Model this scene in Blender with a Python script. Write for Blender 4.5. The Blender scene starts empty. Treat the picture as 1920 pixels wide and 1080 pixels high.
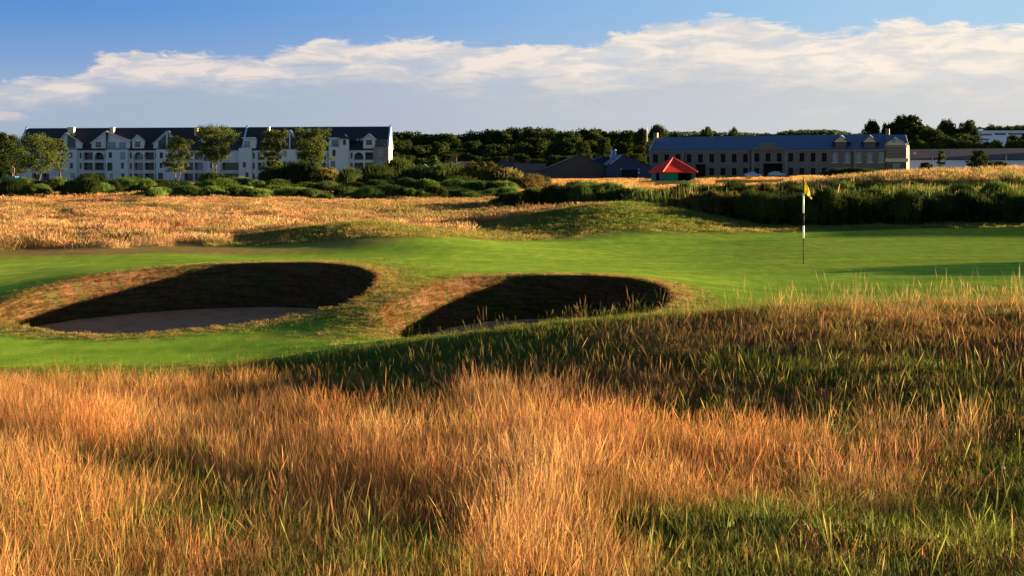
import bpy, math, random
import numpy as np
from mathutils import Vector, Matrix
from mathutils.geometry import delaunay_2d_cdt
R = math.radians
rng = np.random.default_rng(7); random.seed(7)
S = bpy.context.scene; C = S.collection

# ---------------------------------------------------------------- camera, world, sun, exposure
F, HZ, ZC = 2638.0, 321.0, 2.35          # focal length in photo pixels, horizon row, eye height
cam = bpy.data.cameras.new('camera'); co = bpy.data.objects.new('camera', cam); C.objects.link(co)
co.location = (0, 0, ZC); co.rotation_euler = (R(90), 0, 0)
cam.sensor_width = 36; cam.lens = 36*F/1920; cam.shift_y = (HZ-540)/1920
cam.clip_start = .05; cam.clip_end = 12000
S.camera = co
S.view_settings.view_transform = 'Standard'; S.view_settings.look = 'None'
S.view_settings.gamma = 1; S.view_settings.exposure = 2.92
S.render.resolution_x = 1024; S.render.resolution_y = 576
S.cycles.max_bounces = 6; S.cycles.transparent_max_bounces = 8
SUN_A, SUN_E = R(20), R(6.8)              # sun from the right, a little beyond the camera's plane
sd = Vector((math.cos(SUN_E)*math.cos(SUN_A), math.cos(SUN_E)*math.sin(SUN_A), math.sin(SUN_E)))
sl = bpy.data.lights.new('sun', 'SUN'); so = bpy.data.objects.new('sun', sl); C.objects.link(so)
sl.energy = 5.0; sl.angle = R(.6); sl.color = (1, .72, .42)
so.rotation_euler = sd.to_track_quat('Z', 'Y').to_euler(); so.location = (60, 20, 30)
W = bpy.data.worlds.new('World'); S.world = W; W.use_nodes = True

class NT:
    def __init__(s, tree): s.t = tree; s.t.nodes.clear()
    def n(s, typ, ins=None, **kw):
        nd = s.t.nodes.new(typ)
        for k, v in kw.items(): setattr(nd, k, v)
        for k, v in (ins or {}).items():
            if isinstance(v, bpy.types.NodeSocket): s.t.links.new(v, nd.inputs[k])
            else: nd.inputs[k].default_value = v
        return nd
    def m(s, op, a, b=0.0, c=0.0, clamp=False):
        return s.n('ShaderNodeMath', {0: a, 1: b, 2: c}, operation=op, use_clamp=clamp).outputs[0]
    def mix(s, f, a, b, bt='MIX'):
        nd = s.n('ShaderNodeMix', {0: f}, data_type='RGBA', blend_type=bt)
        for i, v in ((6, a), (7, b)):
            if isinstance(v, bpy.types.NodeSocket): s.t.links.new(v, nd.inputs[i])
            else: nd.inputs[i].default_value = tuple(v)+((1,) if len(v) == 3 else ())
        return nd.outputs[2]
    def ss(s, v, a, b):
        return s.n('ShaderNodeMapRange', {0: v, 1: a, 2: b, 3: 0.0, 4: 1.0}, interpolation_type='SMOOTHSTEP').outputs[0]
    def noise(s, vec, scale, detail=4, rough=.55, dist=0.0):
        return s.n('ShaderNodeTexNoise', {'Vector': vec, 'Scale': scale, 'Detail': detail, 'Roughness': rough, 'Distortion': dist}).outputs[0]
    def vscale(s, vec, sc):
        return s.n('ShaderNodeVectorMath', {0: vec, 1: sc}, operation='MULTIPLY').outputs[0]

w = NT(W.node_tree)
tc = w.n('ShaderNodeTexCoord').outputs['Generated']
sp = w.n('ShaderNodeSeparateXYZ', {0: tc})
X_, Y_, Z_ = sp.outputs
az = w.m('ARCTAN2', X_, Y_)                                   # 0 straight ahead, + to the right
el = w.m('ARCSINE', Z_)
# sky, looked up higher than the eye looks so that the clear upper air is blue
zv = w.m('ADD', w.m('MULTIPLY', w.m('MAXIMUM', Z_, 0.0), 3.2), .06)
vec = w.n('ShaderNodeVectorMath', {0: w.n('ShaderNodeCombineXYZ', {0: X_, 1: Y_, 2: zv}).outputs[0]}, operation='NORMALIZE').outputs[0]
sky = w.n('ShaderNodeTexSky', {'Vector': vec}, sky_type='NISHITA', sun_disc=False, sun_elevation=SUN_E,
          sun_rotation=R(90)-SUN_A, altitude=200, air_density=1.0, dust_density=.3, ozone_density=2.0)
SKY_S = .075
K = 2**2.82*1.07
def lin(r, g, b): return tuple((c/255/12.92 if c <= 10 else ((c/255+.055)/1.055)**2.4) for c in (r, g, b))
def skyc(r, g, b): return tuple(c/K/SKY_S for c in lin(r, g, b))
base = w.mix(1.0, sky.outputs[0], (.58, .61, .64, 1), 'MULTIPLY')
sx = w.ss(az, -.36, .42)                                      # left to right across the view
blue = w.mix(sx, skyc(84, 142, 214), skyc(172, 210, 236))
low = w.mix(w.ss(el, .0, .05), w.mix(sx, skyc(156, 170, 186), skyc(216, 209, 200)), w.mix(sx, skyc(168, 183, 200), skyc(216, 212, 208)))
base = w.mix(w.m('MULTIPLY', w.m('SUBTRACT', 1.0, w.ss(el, .14, .5)), .9), base, w.mix(w.ss(el, .02, .125), low, blue))
# cloud bank: top edge as an elevation profile over azimuth
pts = [(0, 152), (90, 140), (150, 122), (200, 100), (340, 90), (470, 103), (530, 90), (680, 66), (780, 72), (900, 86), (990, 78),
       (1120, 74), (1180, 52), (1290, 36), (1400, 31), (1470, 44), (1560, 58), (1680, 42), (1800, 38), (1920, 42)]
fc = w.n('ShaderNodeFloatCurve', {'Value': w.m('ADD', w.m('MULTIPLY', az, 1/.8), .5)})
cv = fc.mapping.curves[0]
P = [(math.atan((x-960)/F)/.8+.5, math.atan((HZ-y)/math.hypot(F, x-960))/.16) for x, y in pts]
cv.points[0].location = (0, .33); cv.points[1].location = (1, .66)
for p in P: cv.points.new(*p)
fc.mapping.update()
top = w.m('MULTIPLY', fc.outputs[0], .16)
cvec = w.n('ShaderNodeCombineXYZ', {0: w.m('MULTIPLY', az, 1.0), 1: w.m('MULTIPLY', el, 3.4), 2: 0.0}).outputs[0]
n1 = w.noise(cvec, 13, 9, .66, .5); n2 = w.noise(cvec, 42, 8, .66, .6)
n4 = w.noise(w.vscale(cvec, (1, 1.25, 1)), 22, 9, .62, .5)
svec = w.n('ShaderNodeCombineXYZ', {0: az, 1: w.m('ADD', w.m('MULTIPLY', el, 6.0), w.m('MULTIPLY', az, -.45)), 2: 3.0}).outputs[0]
n3 = w.noise(svec, 7, 7, .6, .6)
wob = w.m('ADD', w.m('MULTIPLY', w.m('SUBTRACT', n1, .5), .034), w.m('MULTIPLY', w.m('SUBTRACT', n2, .5), .020))
dd = w.m('SUBTRACT', w.m('ADD', top, wob), el)                # > 0 inside the bank
edge = w.ss(dd, -.0005, .0055)
body = w.m('SUBTRACT', 1.0, w.ss(dd, .006, w.m('ADD', .030, w.m('MULTIPLY', sx, .026))))            # bright crest, fading into grey haze below
streak = w.m('MULTIPLY', w.m('ADD', w.ss(n3, .40, .60), w.ss(n4, .42, .62)), .5)
crest = w.mix(sx, skyc(232, 220, 214), skyc(254, 242, 226))
under = w.mix(sx, skyc(164, 180, 202), skyc(212, 211, 209))
lite = w.m('ADD', w.m('MULTIPLY', body, w.m('ADD', .42, w.m('MULTIPLY', streak, .75))), w.m('MULTIPLY', w.m('MULTIPLY', streak, .40), w.m('SUBTRACT', 1.0, w.ss(dd, w.m('ADD', .008, w.m('MULTIPLY', sx, .03)), w.m('ADD', .036, w.m('MULTIPLY', sx, .05))))), clamp=True)
ccol = w.mix(lite, under, crest)
cm = w.m('MULTIPLY', edge, w.m('SUBTRACT', 1.0, w.m('MULTIPLY', w.ss(dd, .035, .095), .6)))
cm = w.m('MULTIPLY', cm, w.m('ADD', .60, w.m('MULTIPLY', w.ss(n4, .30, .55), .40)))
cm = w.m('MULTIPLY', cm, w.m('SUBTRACT', 1.0, w.ss(w.m('ABSOLUTE', az), .9, 1.6)))
# one small low cloud at the left
d1 = w.m('ADD', w.m('POWER', w.m('DIVIDE', w.m('ADD', az, .352), .022), 2.0), w.m('POWER', w.m('DIVIDE', w.m('SUBTRACT', el, .037), .0035), 2.0))
small = w.m('MULTIPLY', w.m('SUBTRACT', 1.0, w.ss(w.m('ADD', d1, w.m('MULTIPLY', w.m('SUBTRACT', n2, .5), 3.0)), .2, 1.1)), .6)
col = w.mix(cm, base, ccol); col = w.mix(small, col, skyc(226, 208, 200))
bg = w.n('ShaderNodeBackground', {0: col, 1: SKY_S})
w.n('ShaderNodeOutputWorld', {0: bg.outputs[0]})

# ---------------------------------------------------------------- helpers
def tag(o, label=None, cat=None, group=None, kind=None):
    if label: o['label'] = label
    if cat: o['category'] = cat
    if group: o['group'] = group
    if kind: o['kind'] = kind
    return o
def empty(name, loc, rz=0.0):
    o = bpy.data.objects.new(name, None); C.objects.link(o); o.location = loc; o.rotation_euler = (0, 0, rz); return o
def link(name, me, parent=None, loc=None):
    o = bpy.data.objects.new(name, me); C.objects.link(o)
    if parent: o.parent = parent
    if loc is not None: o.location = loc
    return o
def copy_tree(root, loc=None, rz=None, scale=None):
    c = root.copy(); C.objects.link(c)
    for ch in root.children:
        d = ch.copy(); C.objects.link(d); d.parent = c
        for g in ch.children:
            e = g.copy(); C.objects.link(e); e.parent = d
    if loc is not None: c.location = loc
    if rz is not None: c.rotation_euler = (0, 0, rz)
    if scale is not None: c.scale = scale
    return c
def np_mesh(name, V, Fs, mats=(), smooth=False, fattr=None, cattr=None):
    """V (n,3); Fs (m,k) constant face size"""
    me = bpy.data.meshes.new(name); V = np.ascontiguousarray(V, np.float32); Fs = np.ascontiguousarray(Fs, np.int32)
    k = Fs.shape[1]
    me.vertices.add(len(V)); me.vertices.foreach_set('co', V.ravel())
    me.loops.add(Fs.size); me.loops.foreach_set('vertex_index', Fs.ravel())
    me.polygons.add(len(Fs)); me.polygons.foreach_set('loop_start', np.arange(len(Fs), dtype=np.int32)*k)
    me.update(calc_edges=True)
    me.polygons.foreach_set('use_smooth', np.full(len(Fs), smooth))
    for a, v in (fattr or {}).items():
        at = me.attributes.new(a, 'FLOAT', 'POINT'); at.data.foreach_set('value', np.ascontiguousarray(v, np.float32))
    for a, v in (cattr or {}).items():
        at = me.attributes.new(a, 'FLOAT_VECTOR', 'POINT'); at.data.foreach_set('vector', np.ascontiguousarray(v, np.float32).ravel())
    for m in mats: me.materials.append(m)
    return me
class MB:
    def __init__(s): s.v = []; s.f = []
    def poly(s, pts):
        b = len(s.v); s.v += [tuple(p) for p in pts]; s.f.append(tuple(range(b, b+len(pts)))); return s
    def box(s, x0, x1, y0, y1, z0, z1):
        b = len(s.v)
        s.v += [(x0,y0,z0),(x1,y0,z0),(x1,y1,z0),(x0,y1,z0),(x0,y0,z1),(x1,y0,z1),(x1,y1,z1),(x0,y1,z1)]
        s.f += [tuple(b+i for i in q) for q in ((0,3,2,1),(4,5,6,7),(0,1,5,4),(1,2,6,5),(2,3,7,6),(3,0,4,7))]; return s
    def prism(s, pts, y0, y1):
        """polygon given in x,z (anticlockwise seen from -y), extruded y0..y1"""
        b = len(s.v); n = len(pts)
        s.v += [(x, y0, z) for x, z in pts]+[(x, y1, z) for x, z in pts]
        s.f.append(tuple(b+i for i in range(n))); s.f.append(tuple(b+n+i for i in reversed(range(n))))
        for i in range(n): j = (i+1) % n; s.f.append((b+i, b+n+i, b+n+j, b+j))
        return s
    def slab(s, a, b_, c, d, t):
        """quad a,b,c,d thickened downward by t"""
        q = [Vector(p) for p in (a, b_, c, d)]; n = (q[1]-q[0]).cross(q[3]-q[0]).normalized()
        if n.z < 0: n = -n
        lo = [p-n*t for p in q]; b = len(s.v); s.v += [tuple(p) for p in q+lo]
        s.f += [tuple(b+i for i in f) for f in ((0,1,2,3),(7,6,5,4),(0,4,5,1),(1,5,6,2),(2,6,7,3),(3,7,4,0))]; return s
    def tube(s, a, b_, r0, r1=None, n=8):
        r1 = r0 if r1 is None else r1; a, b_ = Vector(a), Vector(b_); q = (b_-a).to_track_quat('Z', 'Y'); k = len(s.v)
        for p, r in ((a, r0), (b_, r1)):
            for i in range(n):
                t = 2*math.pi*i/n; s.v.append(tuple(p+q @ Vector((r*math.cos(t), r*math.sin(t), 0))))
        for i in range(n): j = (i+1) % n; s.f.append((k+i, k+j, k+n+j, k+n+i))
        s.f.append(tuple(k+i for i in reversed(range(n)))); s.f.append(tuple(k+n+i for i in range(n))); return s
    def mesh(s, name, mat, smooth=False):
        me = bpy.data.meshes.new(name); me.from_pydata(s.v, [], s.f); me.update(); me.materials.append(mat)
        if smooth: me.polygons.foreach_set('use_smooth', np.full(len(me.polygons), True))
        return me
    def build(s, name, mat, parent=None, smooth=False, loc=None):
        return link(name, s.mesh(name, mat, smooth), parent, loc)

def at(px, py, Y): return ((px-960)*Y/F, Y, ZC-(py-HZ)*Y/F)

# smooth pseudo-noise made of sines, for ground and colours
_wv = [(rng.uniform(0, 2*np.pi), rng.uniform(0, 2*np.pi), rng.uniform(.7, 1.4)) for _ in range(9)]
def sn(X, Y, L):
    o = 0
    for i, (a, p, k) in enumerate(_wv):
        o = o+np.sin((X*np.cos(a)+Y*np.sin(a))*2*np.pi/(L*k)+p+L*3.1+1.3*np.sin((X*np.sin(a)-Y*np.cos(a))*2*np.pi/(L*k*1.7)+i))
    return o/4.0
def sstep(v, a, b):
    t = np.clip((v-a)/(b-a), 0, 1); return t*t*(3-2*t)

# ---------------------------------------------------------------- ground shape
RIM1 = [(-6, 588, 24.2), (22, 566, 25.2), (80, 543, 26.4), (170, 522, 27.6), (300, 503, 28.9), (450, 494, 29.7), (580, 492, 29.6), (660, 498, 28.6),
        (703, 510, 27.2), (709, 524, 25.9), (688, 548, 24.6), (620, 577, 23.4), (500, 601, 22.4), (360, 617, 21.8), (230, 625, 21.5), (110, 622, 21.9), (30, 607, 22.9)]
RIM2 = [(716, 596, 21.9), (728, 576, 22.9), (765, 555, 24.2), (820, 535, 25.6), (900, 521, 26.8), (1000, 516, 27.4), (1100, 516, 27.3), (1185, 522, 26.6),
        (1240, 535, 25.4), (1262, 552, 24.1), (1250, 572, 22.9), (1190, 600, 21.7), (1090, 622, 20.9), (960, 637, 20.5), (840, 640, 20.4), (745, 630, 20.8)]
ctl = []
def row(Y, *pz):
    for px, z in pz: ctl.append(((px-960)/F, Y, z))
row(2, (-400, .85), (960, .85), (2400, .88))
row(4, (-400, .76), (500, .78), (1300, .80), (2400, .85))
row(5.6, (-400, .66), (0, .68), (700, .72), (1300, .76), (1920, .78), (2400, .82))
row(9, (-400, .35), (0, .38), (500, .42), (1000, .5), (1500, .60), (1920, .68), (2400, .8))
row(12, (-400, .15), (0, .15), (500, .20), (850, .36), (1200, .60), (1500, .78), (1920, .92), (2400, 1.0))
row(14.5, (-400, .02), (0, .02), (400, .05), (740, .20), (1000, .52), (1300, .78), (1600, .88), (1900, .94), (2400, .98))
row(17.5, (-400, -.08), (0, -.08), (400, -.03), (740, .27), (1000, .45), (1300, .55), (1600, .62), (1900, .66), (2400, .7))
row(19.5, (-400, -.14), (0, -.14), (400, -.12), (640, -.03), (1300, .22), (1600, .28), (1900, .32), (2400, .4))
row(23, (-300, -.14), (1400, .10), (1600, .04), (1900, .04), (2400, .1))
row(28, (-400, -.02), (1400, .05), (1900, .0), (2400, .0))
row(32.5, (-400, -.02), (0, .0), (300, .22), (550, .30), (720, .28), (900, .2), (1100, .12), (1300, .03), (1600, .0), (1920, .0))
row(36, (0, .0), (1507, 0.0), (2400, 0.))
row(42, (-400, .05), (0, .02), (300, .08), (600, .10), (1000, .04), (1500, 0), (1900, 0), (2400, 0))
row(47.5, (200, .05), (480, .12), (580, .42), (690, .62), (780, .44), (900, .10))
row(50, (1050, .02), (1300, 0), (1500, 0), (1900, .03), (2400, .1))
row(53, (690, .05), (300, .05), (0, .0))
row(58, (900, .1), (1000, .48), (1100, .88), (1180, 1.0), (1260, .78), (1380, .25), (1450, .1), (1600, .12), (1900, .2), (2400, .3))
row(67, (-400, 0), (0, -.05), (600, 0), (1000, .1), (1160, .25), (1400, .2), (1600, .25), (1900, .3), (2400, .4))
row(78, (-400, .1), (0, .1), (600, .05), (1160, .2), (1400, .35), (1550, .45), (1700, .5), (1900, .5), (2400, .6))
row(90, (1160, .25), (1400, .6), (1550, 1.2), (1700, 1.65), (1900, 1.75), (2400, 1.9))
row(105, (-400, 0), (0, 0), (400, .1), (900, 0), (1200, .3), (1450, .8), (1700, 1.8), (1900, 1.9), (2400, 2))
row(150, (-400, .1), (500, .1), (1000, .15), (1250, .5), (1500, .9), (1900, 1.7))
row(210, (-400, 0), (600, .1), (1000, .6), (1260, .84), (1500, 1.0), (1900, 1.3))
row(300, (-400, -.2), (600, -.1), (1000, .4), (1500, .7), (1900, 1.))
row(390, (-400, -.5), (400, -.5), (700, -.4), (1000, .3), (1250, .6), (1700, .8), (2300, 1.))
row(600, (-400, 1), (960, 1), (2300, 2))
row(900, (-400, 2), (960, 2), (2300, 4))
row(1500, (-400, 3), (960, 3), (2300, 5))
for rim in (RIM1, RIM2):
    for px, py, Y in rim: x, y, z = at(px, py, Y); ctl.append((x/y, y, z))
ctl = np.array(ctl)
def _nrm(s, Y): return np.stack([np.clip(s, -.85, .85)*3.0, np.log(np.clip(Y, 1.6, 1500))*1.6], -1)
_cp = _nrm(ctl[:, 0], ctl[:, 1])
def _phi(d2): return np.where(d2 > 1e-12, d2*np.log(d2+1e-12)*.5, 0)
_n = len(_cp); _A = np.zeros((_n+3, _n+3))
_A[:_n, :_n] = _phi(((_cp[:, None]-_cp[None])**2).sum(-1))+np.eye(_n)*2e-4
_A[:_n, _n] = 1; _A[:_n, _n+1:] = _cp; _A[_n:, :_n] = _A[:_n, _n:].T
_w = np.linalg.solve(_A, np.concatenate([ctl[:, 2], np.zeros(3)]))
def ground(X, Y):
    X = np.atleast_1d(np.asarray(X, float)); Y = np.atleast_1d(np.asarray(Y, float)); sh = X.shape
    X = X.ravel(); Y = Y.ravel(); out = np.empty(len(X))
    for i in range(0, len(X), 20000):
        q = _nrm(X[i:i+20000]/np.maximum(Y[i:i+20000], .5), Y[i:i+20000])
        out[i:i+20000] = _phi(((q[:, None]-_cp[None])**2).sum(-1)) @ _w[:_n]+_w[_n]+q @ _w[_n+1:]
    rough = 1-sstep(Y, 15, 18)+sstep(Y, 53, 62)
    out = out+rough*(.022*sn(X, Y, 1.7)+.03*sn(X, Y, 4))*(1-sstep(Y, 60, 90)) + .09*sn(X, Y, 14)*sstep(Y, 56, 75)*(1-sstep(Y, 300, 380))
    out = out+.006*sn(X, Y, 3)*(1-rough)
    return out.reshape(sh)
def g1(x, y): return float(ground(x, y)[0])

def closed_spline(P, n):
    P = np.array(P); m = len(P); out = []
    for t in np.linspace(0, m, n, endpoint=False):
        i = int(t); u = t-i; a, b, c, d = (P[(i+k) % m] for k in (-1, 0, 1, 2))
        out.append(.5*((2*b)+(-a+c)*u+(2*a-5*b+4*c-d)*u*u+(-a+3*b-3*c+d)*u**3))
    return np.array(out)
def rim_xy(rim, n=220):
    p = closed_spline([at(*r)[:2] for r in rim], n)
    if ((p[:, 0]*np.roll(p[:, 1], -1)-p[:, 1]*np.roll(p[:, 0], -1)).sum()) < 0: p = p[::-1]
    return p.copy()
rims = [rim_xy(RIM1), rim_xy(RIM2)]
def inside(px, py, poly):
    c = np.zeros(px.shape, bool); x, y = poly[:, 0], poly[:, 1]; x2, y2 = np.roll(x, -1), np.roll(y, -1)
    for a, b, d, e in zip(x, y, x2, y2):
        if b == e: continue
        k = ((b > py) != (e > py)); c ^= k & (px < (d-a)*(py-b)/(e-b)+a)
    return c
def rim_dist(X, Y):
    d = np.full(X.shape, 1e9)
    m = (Y > 14) & (Y < 42)
    if m.any():
        q = np.stack([X[m], Y[m]], -1); dm = np.full(len(q), 1e9)
        for r in rims:
            for i in range(0, len(q), 20000):
                dm[i:i+20000] = np.minimum(dm[i:i+20000], np.sqrt(((q[i:i+20000, None]-r[None, ::2])**2).sum(-1)).min(1))
        d[m] = dm
    return d

# ---------------------------------------------------------------- ground colours (what grows where)
def proj(X, Y, Z): return 960+F*X/np.maximum(Y, .5), HZ+F*(ZC-Z)/np.maximum(Y, .5)
def lerp3(c, col, m): return c*(1-m[:, None])+np.array(col)*m[:, None]
def rough_edge(px): return np.interp(px, [-400, 0, 400, 740, 1000, 1200, 1300, 1920, 2400], [15.4, 15.3, 15.2, 15.0, 14.6, 14.8, 15.4, 16.2, 17])
def tall_edge(px): return np.interp(px, [-400, 0, 400, 740, 1000, 1250, 1400, 1920, 2400], [15.5, 15.3, 14.8, 12.8, 11.2, 10.8, 9.3, 8.8, 8.8])
def back_edge(px): return np.interp(px, [-400, 0, 300, 480, 690, 900, 1050, 1400, 1560, 1900, 2400], [38, 39, 41, 40.2, 41.6, 46.5, 50, 53, 55.5, 56, 56])
def blob(px, py, cx, cy, rx, ry): return np.exp(-(((px-cx)/rx)**2+((py-cy)/ry)**2))
def greenness(px, py, X, Y):
    """0 dry, 1 green, in the front rough"""
    g = .30+.30*sn(X, Y, 2.6)+.18*sn(X, Y, .9)
    for b, k in (((640, 775, 230, 20), .45), ((930, 870, 90, 30), .6), ((1000, 800, 60, 14), .2), ((120, 900, 160, 18), .35), ((330, 930, 160, 24), .35), ((700, 960, 130, 26), .4), ((1420, 800, 260, 28), .9), ((1500, 705, 260, 20), .45), ((1500, 1010, 480, 60), .55), ((430, 1010, 200, 50), .45), ((800, 1040, 130, 50), .4),
                 ((880, 655, 300, 34), 1.0), ((1560, 1200, 420, 170), .5), ((800, 1180, 150, 90), .35), ((330, 1130, 180, 70), .25), ((1020, 1120, 120, 150), -.6), ((1880, 890, 130, 50), .8), ((760, 900, 150, 45), .3), ((640, 760, 190, 20), .5), ((200, 705, 500, 14), 1.0), ((1500, 640, 500, 34), -.6),
                 ((1090, 880, 170, 120), -1.0), ((1300, 880, 380, 60), -.8), ((150, 800, 330, 60), -.6), ((1080, 740, 170, 40), -.8), ((560, 860, 250, 45), -.35), ((1450, 640, 330, 25), -.4)):
        g = g+k*blob(px, py, *b)
    return np.clip(g, 0, 1)
def surf(X, Y, Z):
    px, py = proj(X, Y, Z); n = len(X)
    c = np.tile([.175, .295, .031], (n, 1))
    c = lerp3(c, (.235, .370, .040), sstep(px, 700, 1000)*sstep(Y, 26, 29))             # putting green
    c = lerp3(c, (.28, .37, .044), np.clip(sstep(px, 1300, 1500)*sstep(Y, 30, 34)*(.55+.3*sn(X, Y, 5)), 0, 1))
    c = lerp3(c, (.25, .34, .045), blob(px, py, 60, 510, 200, 26)*.8)
    c = lerp3(c, (.085, .19, .020), np.clip(.30+.5*sn(X, Y, 2.4), 0, 1)*.6*(1-sstep(Y, 22, 27)))
    # fringe of the bunkers and the saddle between them
    d = rim_dist(X, Y)
    c = lerp3(c, (.16, .13, .04), np.clip((1-sstep(d, .0, 1.0))*(.70+.35*sn(X, Y, .9)), 0, 1))
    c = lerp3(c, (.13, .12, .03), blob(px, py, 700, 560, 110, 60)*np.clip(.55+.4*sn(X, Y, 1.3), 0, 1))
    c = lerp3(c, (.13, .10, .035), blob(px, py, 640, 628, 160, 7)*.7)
    # collar and humps behind
    be = back_edge(px); t = sstep(Y, be-2.5, be+.3)
    c = lerp3(c, (.16, .14, .038), t*np.clip(.72+.3*sn(X, Y, 3), 0, 1))
    c = lerp3(c, (.07, .115, .02), t*np.clip(blob(px, py, 1180, 405, 200, 26)*.9+.2*sn(X, Y, 2), 0, 1))
    c = lerp3(c, (.045, .10, .018), sstep(px, 1480, 1600)*sstep(Y, 48, 51))  # darker green paints the gorse bank's shadow on the turf
    c = lerp3(c, (.20, .12, .06), np.clip(blob(px, py, 240, 473, 300, 9), 0, 1)*.9*sstep(Y, be-3, be-1.5))
    # rough beyond
    t = sstep(Y, be+.5, be+3)*np.where((px > 430) & (px < 900), sstep(Y, 48.5, 50), 1)*np.where((px > 900) & (px < 1430), sstep(Y, 59, 62), 1)
    gold = np.array((.19, .125, .050))
    c = lerp3(c, gold, t)
    c = lerp3(c, (.09, .10, .025), t*np.clip(.25*sn(X, Y, 9)+.15+sstep(px, 1150, 1300)*.6, 0, 1))
    c = lerp3(c, (.33, .20, .07), blob(px, py, 120, 379, 190, 5))
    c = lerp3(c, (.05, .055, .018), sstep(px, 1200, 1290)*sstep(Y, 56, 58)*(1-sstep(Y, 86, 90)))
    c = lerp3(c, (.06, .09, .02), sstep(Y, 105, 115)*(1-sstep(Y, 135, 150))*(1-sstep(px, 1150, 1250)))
    c = lerp3(c, (.11, .12, .03), sstep(Y, 150, 170)*np.clip(.5+.4*sn(X, Y, 40), 0, 1))
    c = lerp3(c, (.06, .08, .02), sstep(Y, 260, 300))
    # front rough
    re = rough_edge(px); fr = 1-sstep(Y, re-.4, re+.5); g = greenness(px, py, X, Y)
    c = lerp3(c, (.05, .10, .016), np.clip(1-sstep(Y, re+.2, re+3.0), 0, 1))
    c = lerp3(c, (.10, .065, .025), fr); c = lerp3(c, (.05, .085, .016), fr*sstep(g, .35, .7))
    return np.clip(c, 0, 1)

def grass_bump(t, pos, s1, s2, st, dist=.01):
    a = t.noise(pos, s1, 3, .6); b = t.noise(pos, s2, 2, .6)
    return t.n('ShaderNodeBump', {'Strength': st, 'Distance': dist, 'Height': t.m('ADD', a, b)}).outputs[0]
def new_mat(name):
    m = bpy.data.materials.new(name); m.use_nodes = True; return m, NT(m.node_tree)
def out(t, sh): t.n('ShaderNodeOutputMaterial', {0: sh})
m_ground, t = new_mat('turf')
geo = t.n('ShaderNodeNewGeometry'); pos = geo.outputs['Position']
vc = t.n('ShaderNodeAttribute', attribute_name='col').outputs['Color']
na = t.noise(pos, 28, 4, .7); nb = t.noise(t.vscale(pos, (1, .35, 1)), 3.2, 5, .6); nc = t.noise(t.vscale(pos, (.25, 1, 1)), .9, 4, .6)
f = t.m('ADD', t.m('MULTIPLY', t.m('SUBTRACT', na, .5), .9), t.m('ADD', t.m('MULTIPLY', t.m('SUBTRACT', nb, .5), .8), t.m('MULTIPLY', t.m('SUBTRACT', nc, .5), .9)))
c1 = t.n('ShaderNodeVectorMath', {0: vc, 'Scale': t.m('ADD', 1.0, f)}, operation='SCALE').outputs[0]
c2 = t.mix(t.ss(nb, .48, .75), c1, t.mix(1.0, c1, (1.35, 1.05, .8, 1), 'MULTIPLY'))
dry = t.noise(pos, 1.1, 5, .65)
c2 = t.mix(t.m('MULTIPLY', t.ss(dry, .5, .75), .35), c2, t.mix(1.0, c1, (1.6, 1.0, .9, 1), 'MULTIPLY'))
b = t.n('ShaderNodeBsdfDiffuse', {'Color': c2, 'Roughness': 1.0, 'Normal': grass_bump(t, pos, 60, 17, .5, .012)})
out(t, b.outputs[0])

# ---- ground mesh: fan-shaped grid, the bunker block re-triangulated round the rims
NC = 300
rowsY = list(np.geomspace(1.0, 1500, 520))+[1800, 2300, 3200, 5000, 9000]
rowsY = [-25, -12, -5, -2]+rowsY
ss_ = np.linspace(-1, 1, NC+1); ss_ = ss_*(.55+.45*np.abs(ss_))
GX = np.array([[s*(.62*max(y, 0)+9+(18 if y < 1.5 else 0)*0) for s in ss_] for y in rowsY]); GY = np.array([[y]*(NC+1) for y in rowsY], float)
GZ = ground(GX, GY)
GZ[GY > 1500] -= (GY[GY > 1500]-1500)*.002
NR = len(rowsY)
allr = np.concatenate(rims)
r0 = max(j for j in range(NR) if rowsY[j] < allr[:, 1].min()-.6); r1 = min(j for j in range(NR) if rowsY[j] > allr[:, 1].max()+.6)
def cok(i, side):
    return all((GX[j, i] < allr[:, 0].min()-.6) if side < 0 else (GX[j, i] > allr[:, 0].max()+.6) for j in range(r0, r1+1))
c0 = max(i for i in range(NC+1) if cok(i, -1)); c1_ = min(i for i in range(NC+1) if cok(i, 1))
idx = np.arange(NR*(NC+1)).reshape(NR, NC+1)
tris = []
keep = np.ones((NR-1, NC), bool); keep[r0:r1, c0:c1_] = False
J, I = np.nonzero(keep)
a, b_, c_, d_ = idx[J, I], idx[J, I+1], idx[J+1, I+1], idx[J+1, I]
tris.append(np.stack([a, b_, c_], -1)); tris.append(np.stack([a, c_, d_], -1))
BX, BY = GX[r0:r1+1, c0:c1_+1], GY[r0:r1+1, c0:c1_+1]; BI = idx[r0:r1+1, c0:c1_+1]
edge_m = np.zeros(BX.shape, bool); edge_m[0] = edge_m[-1] = True; edge_m[:, 0] = edge_m[:, -1] = True
ins = inside(BX, BY, rims[0]) | inside(BX, BY, rims[1]); dr = rim_dist(BX, BY)
pick = edge_m | (~ins & (dr > .05))
vin = [Vector((x, y)) for x, y in zip(BX[pick], BY[pick])]; gi = list(BI[pick])
edges = []; lut = {g: k for k, g in enumerate(gi)}
loop = list(BI[0, :])+list(BI[1:, -1])+list(BI[-1, :-1][::-1])+list(BI[1:-1, 0][::-1])
for p, q in zip(loop, loop[1:]+loop[:1]): edges.append((lut[p], lut[q]))
nbase = len(vin); V_extra = []; rim_idx = []
for r in rims:
    s0 = len(vin); vin += [Vector(p) for p in r]; edges += [(s0+i, s0+(i+1) % len(r)) for i in range(len(r))]
cv_, ce_, cf_, ov, oe, of = delaunay_2d_cdt(vin, edges, [], 0, 1e-5)
cx = np.array([(cv_[f[0]]+cv_[f[1]]+cv_[f[2]])/3 for f in cf_])
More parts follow.
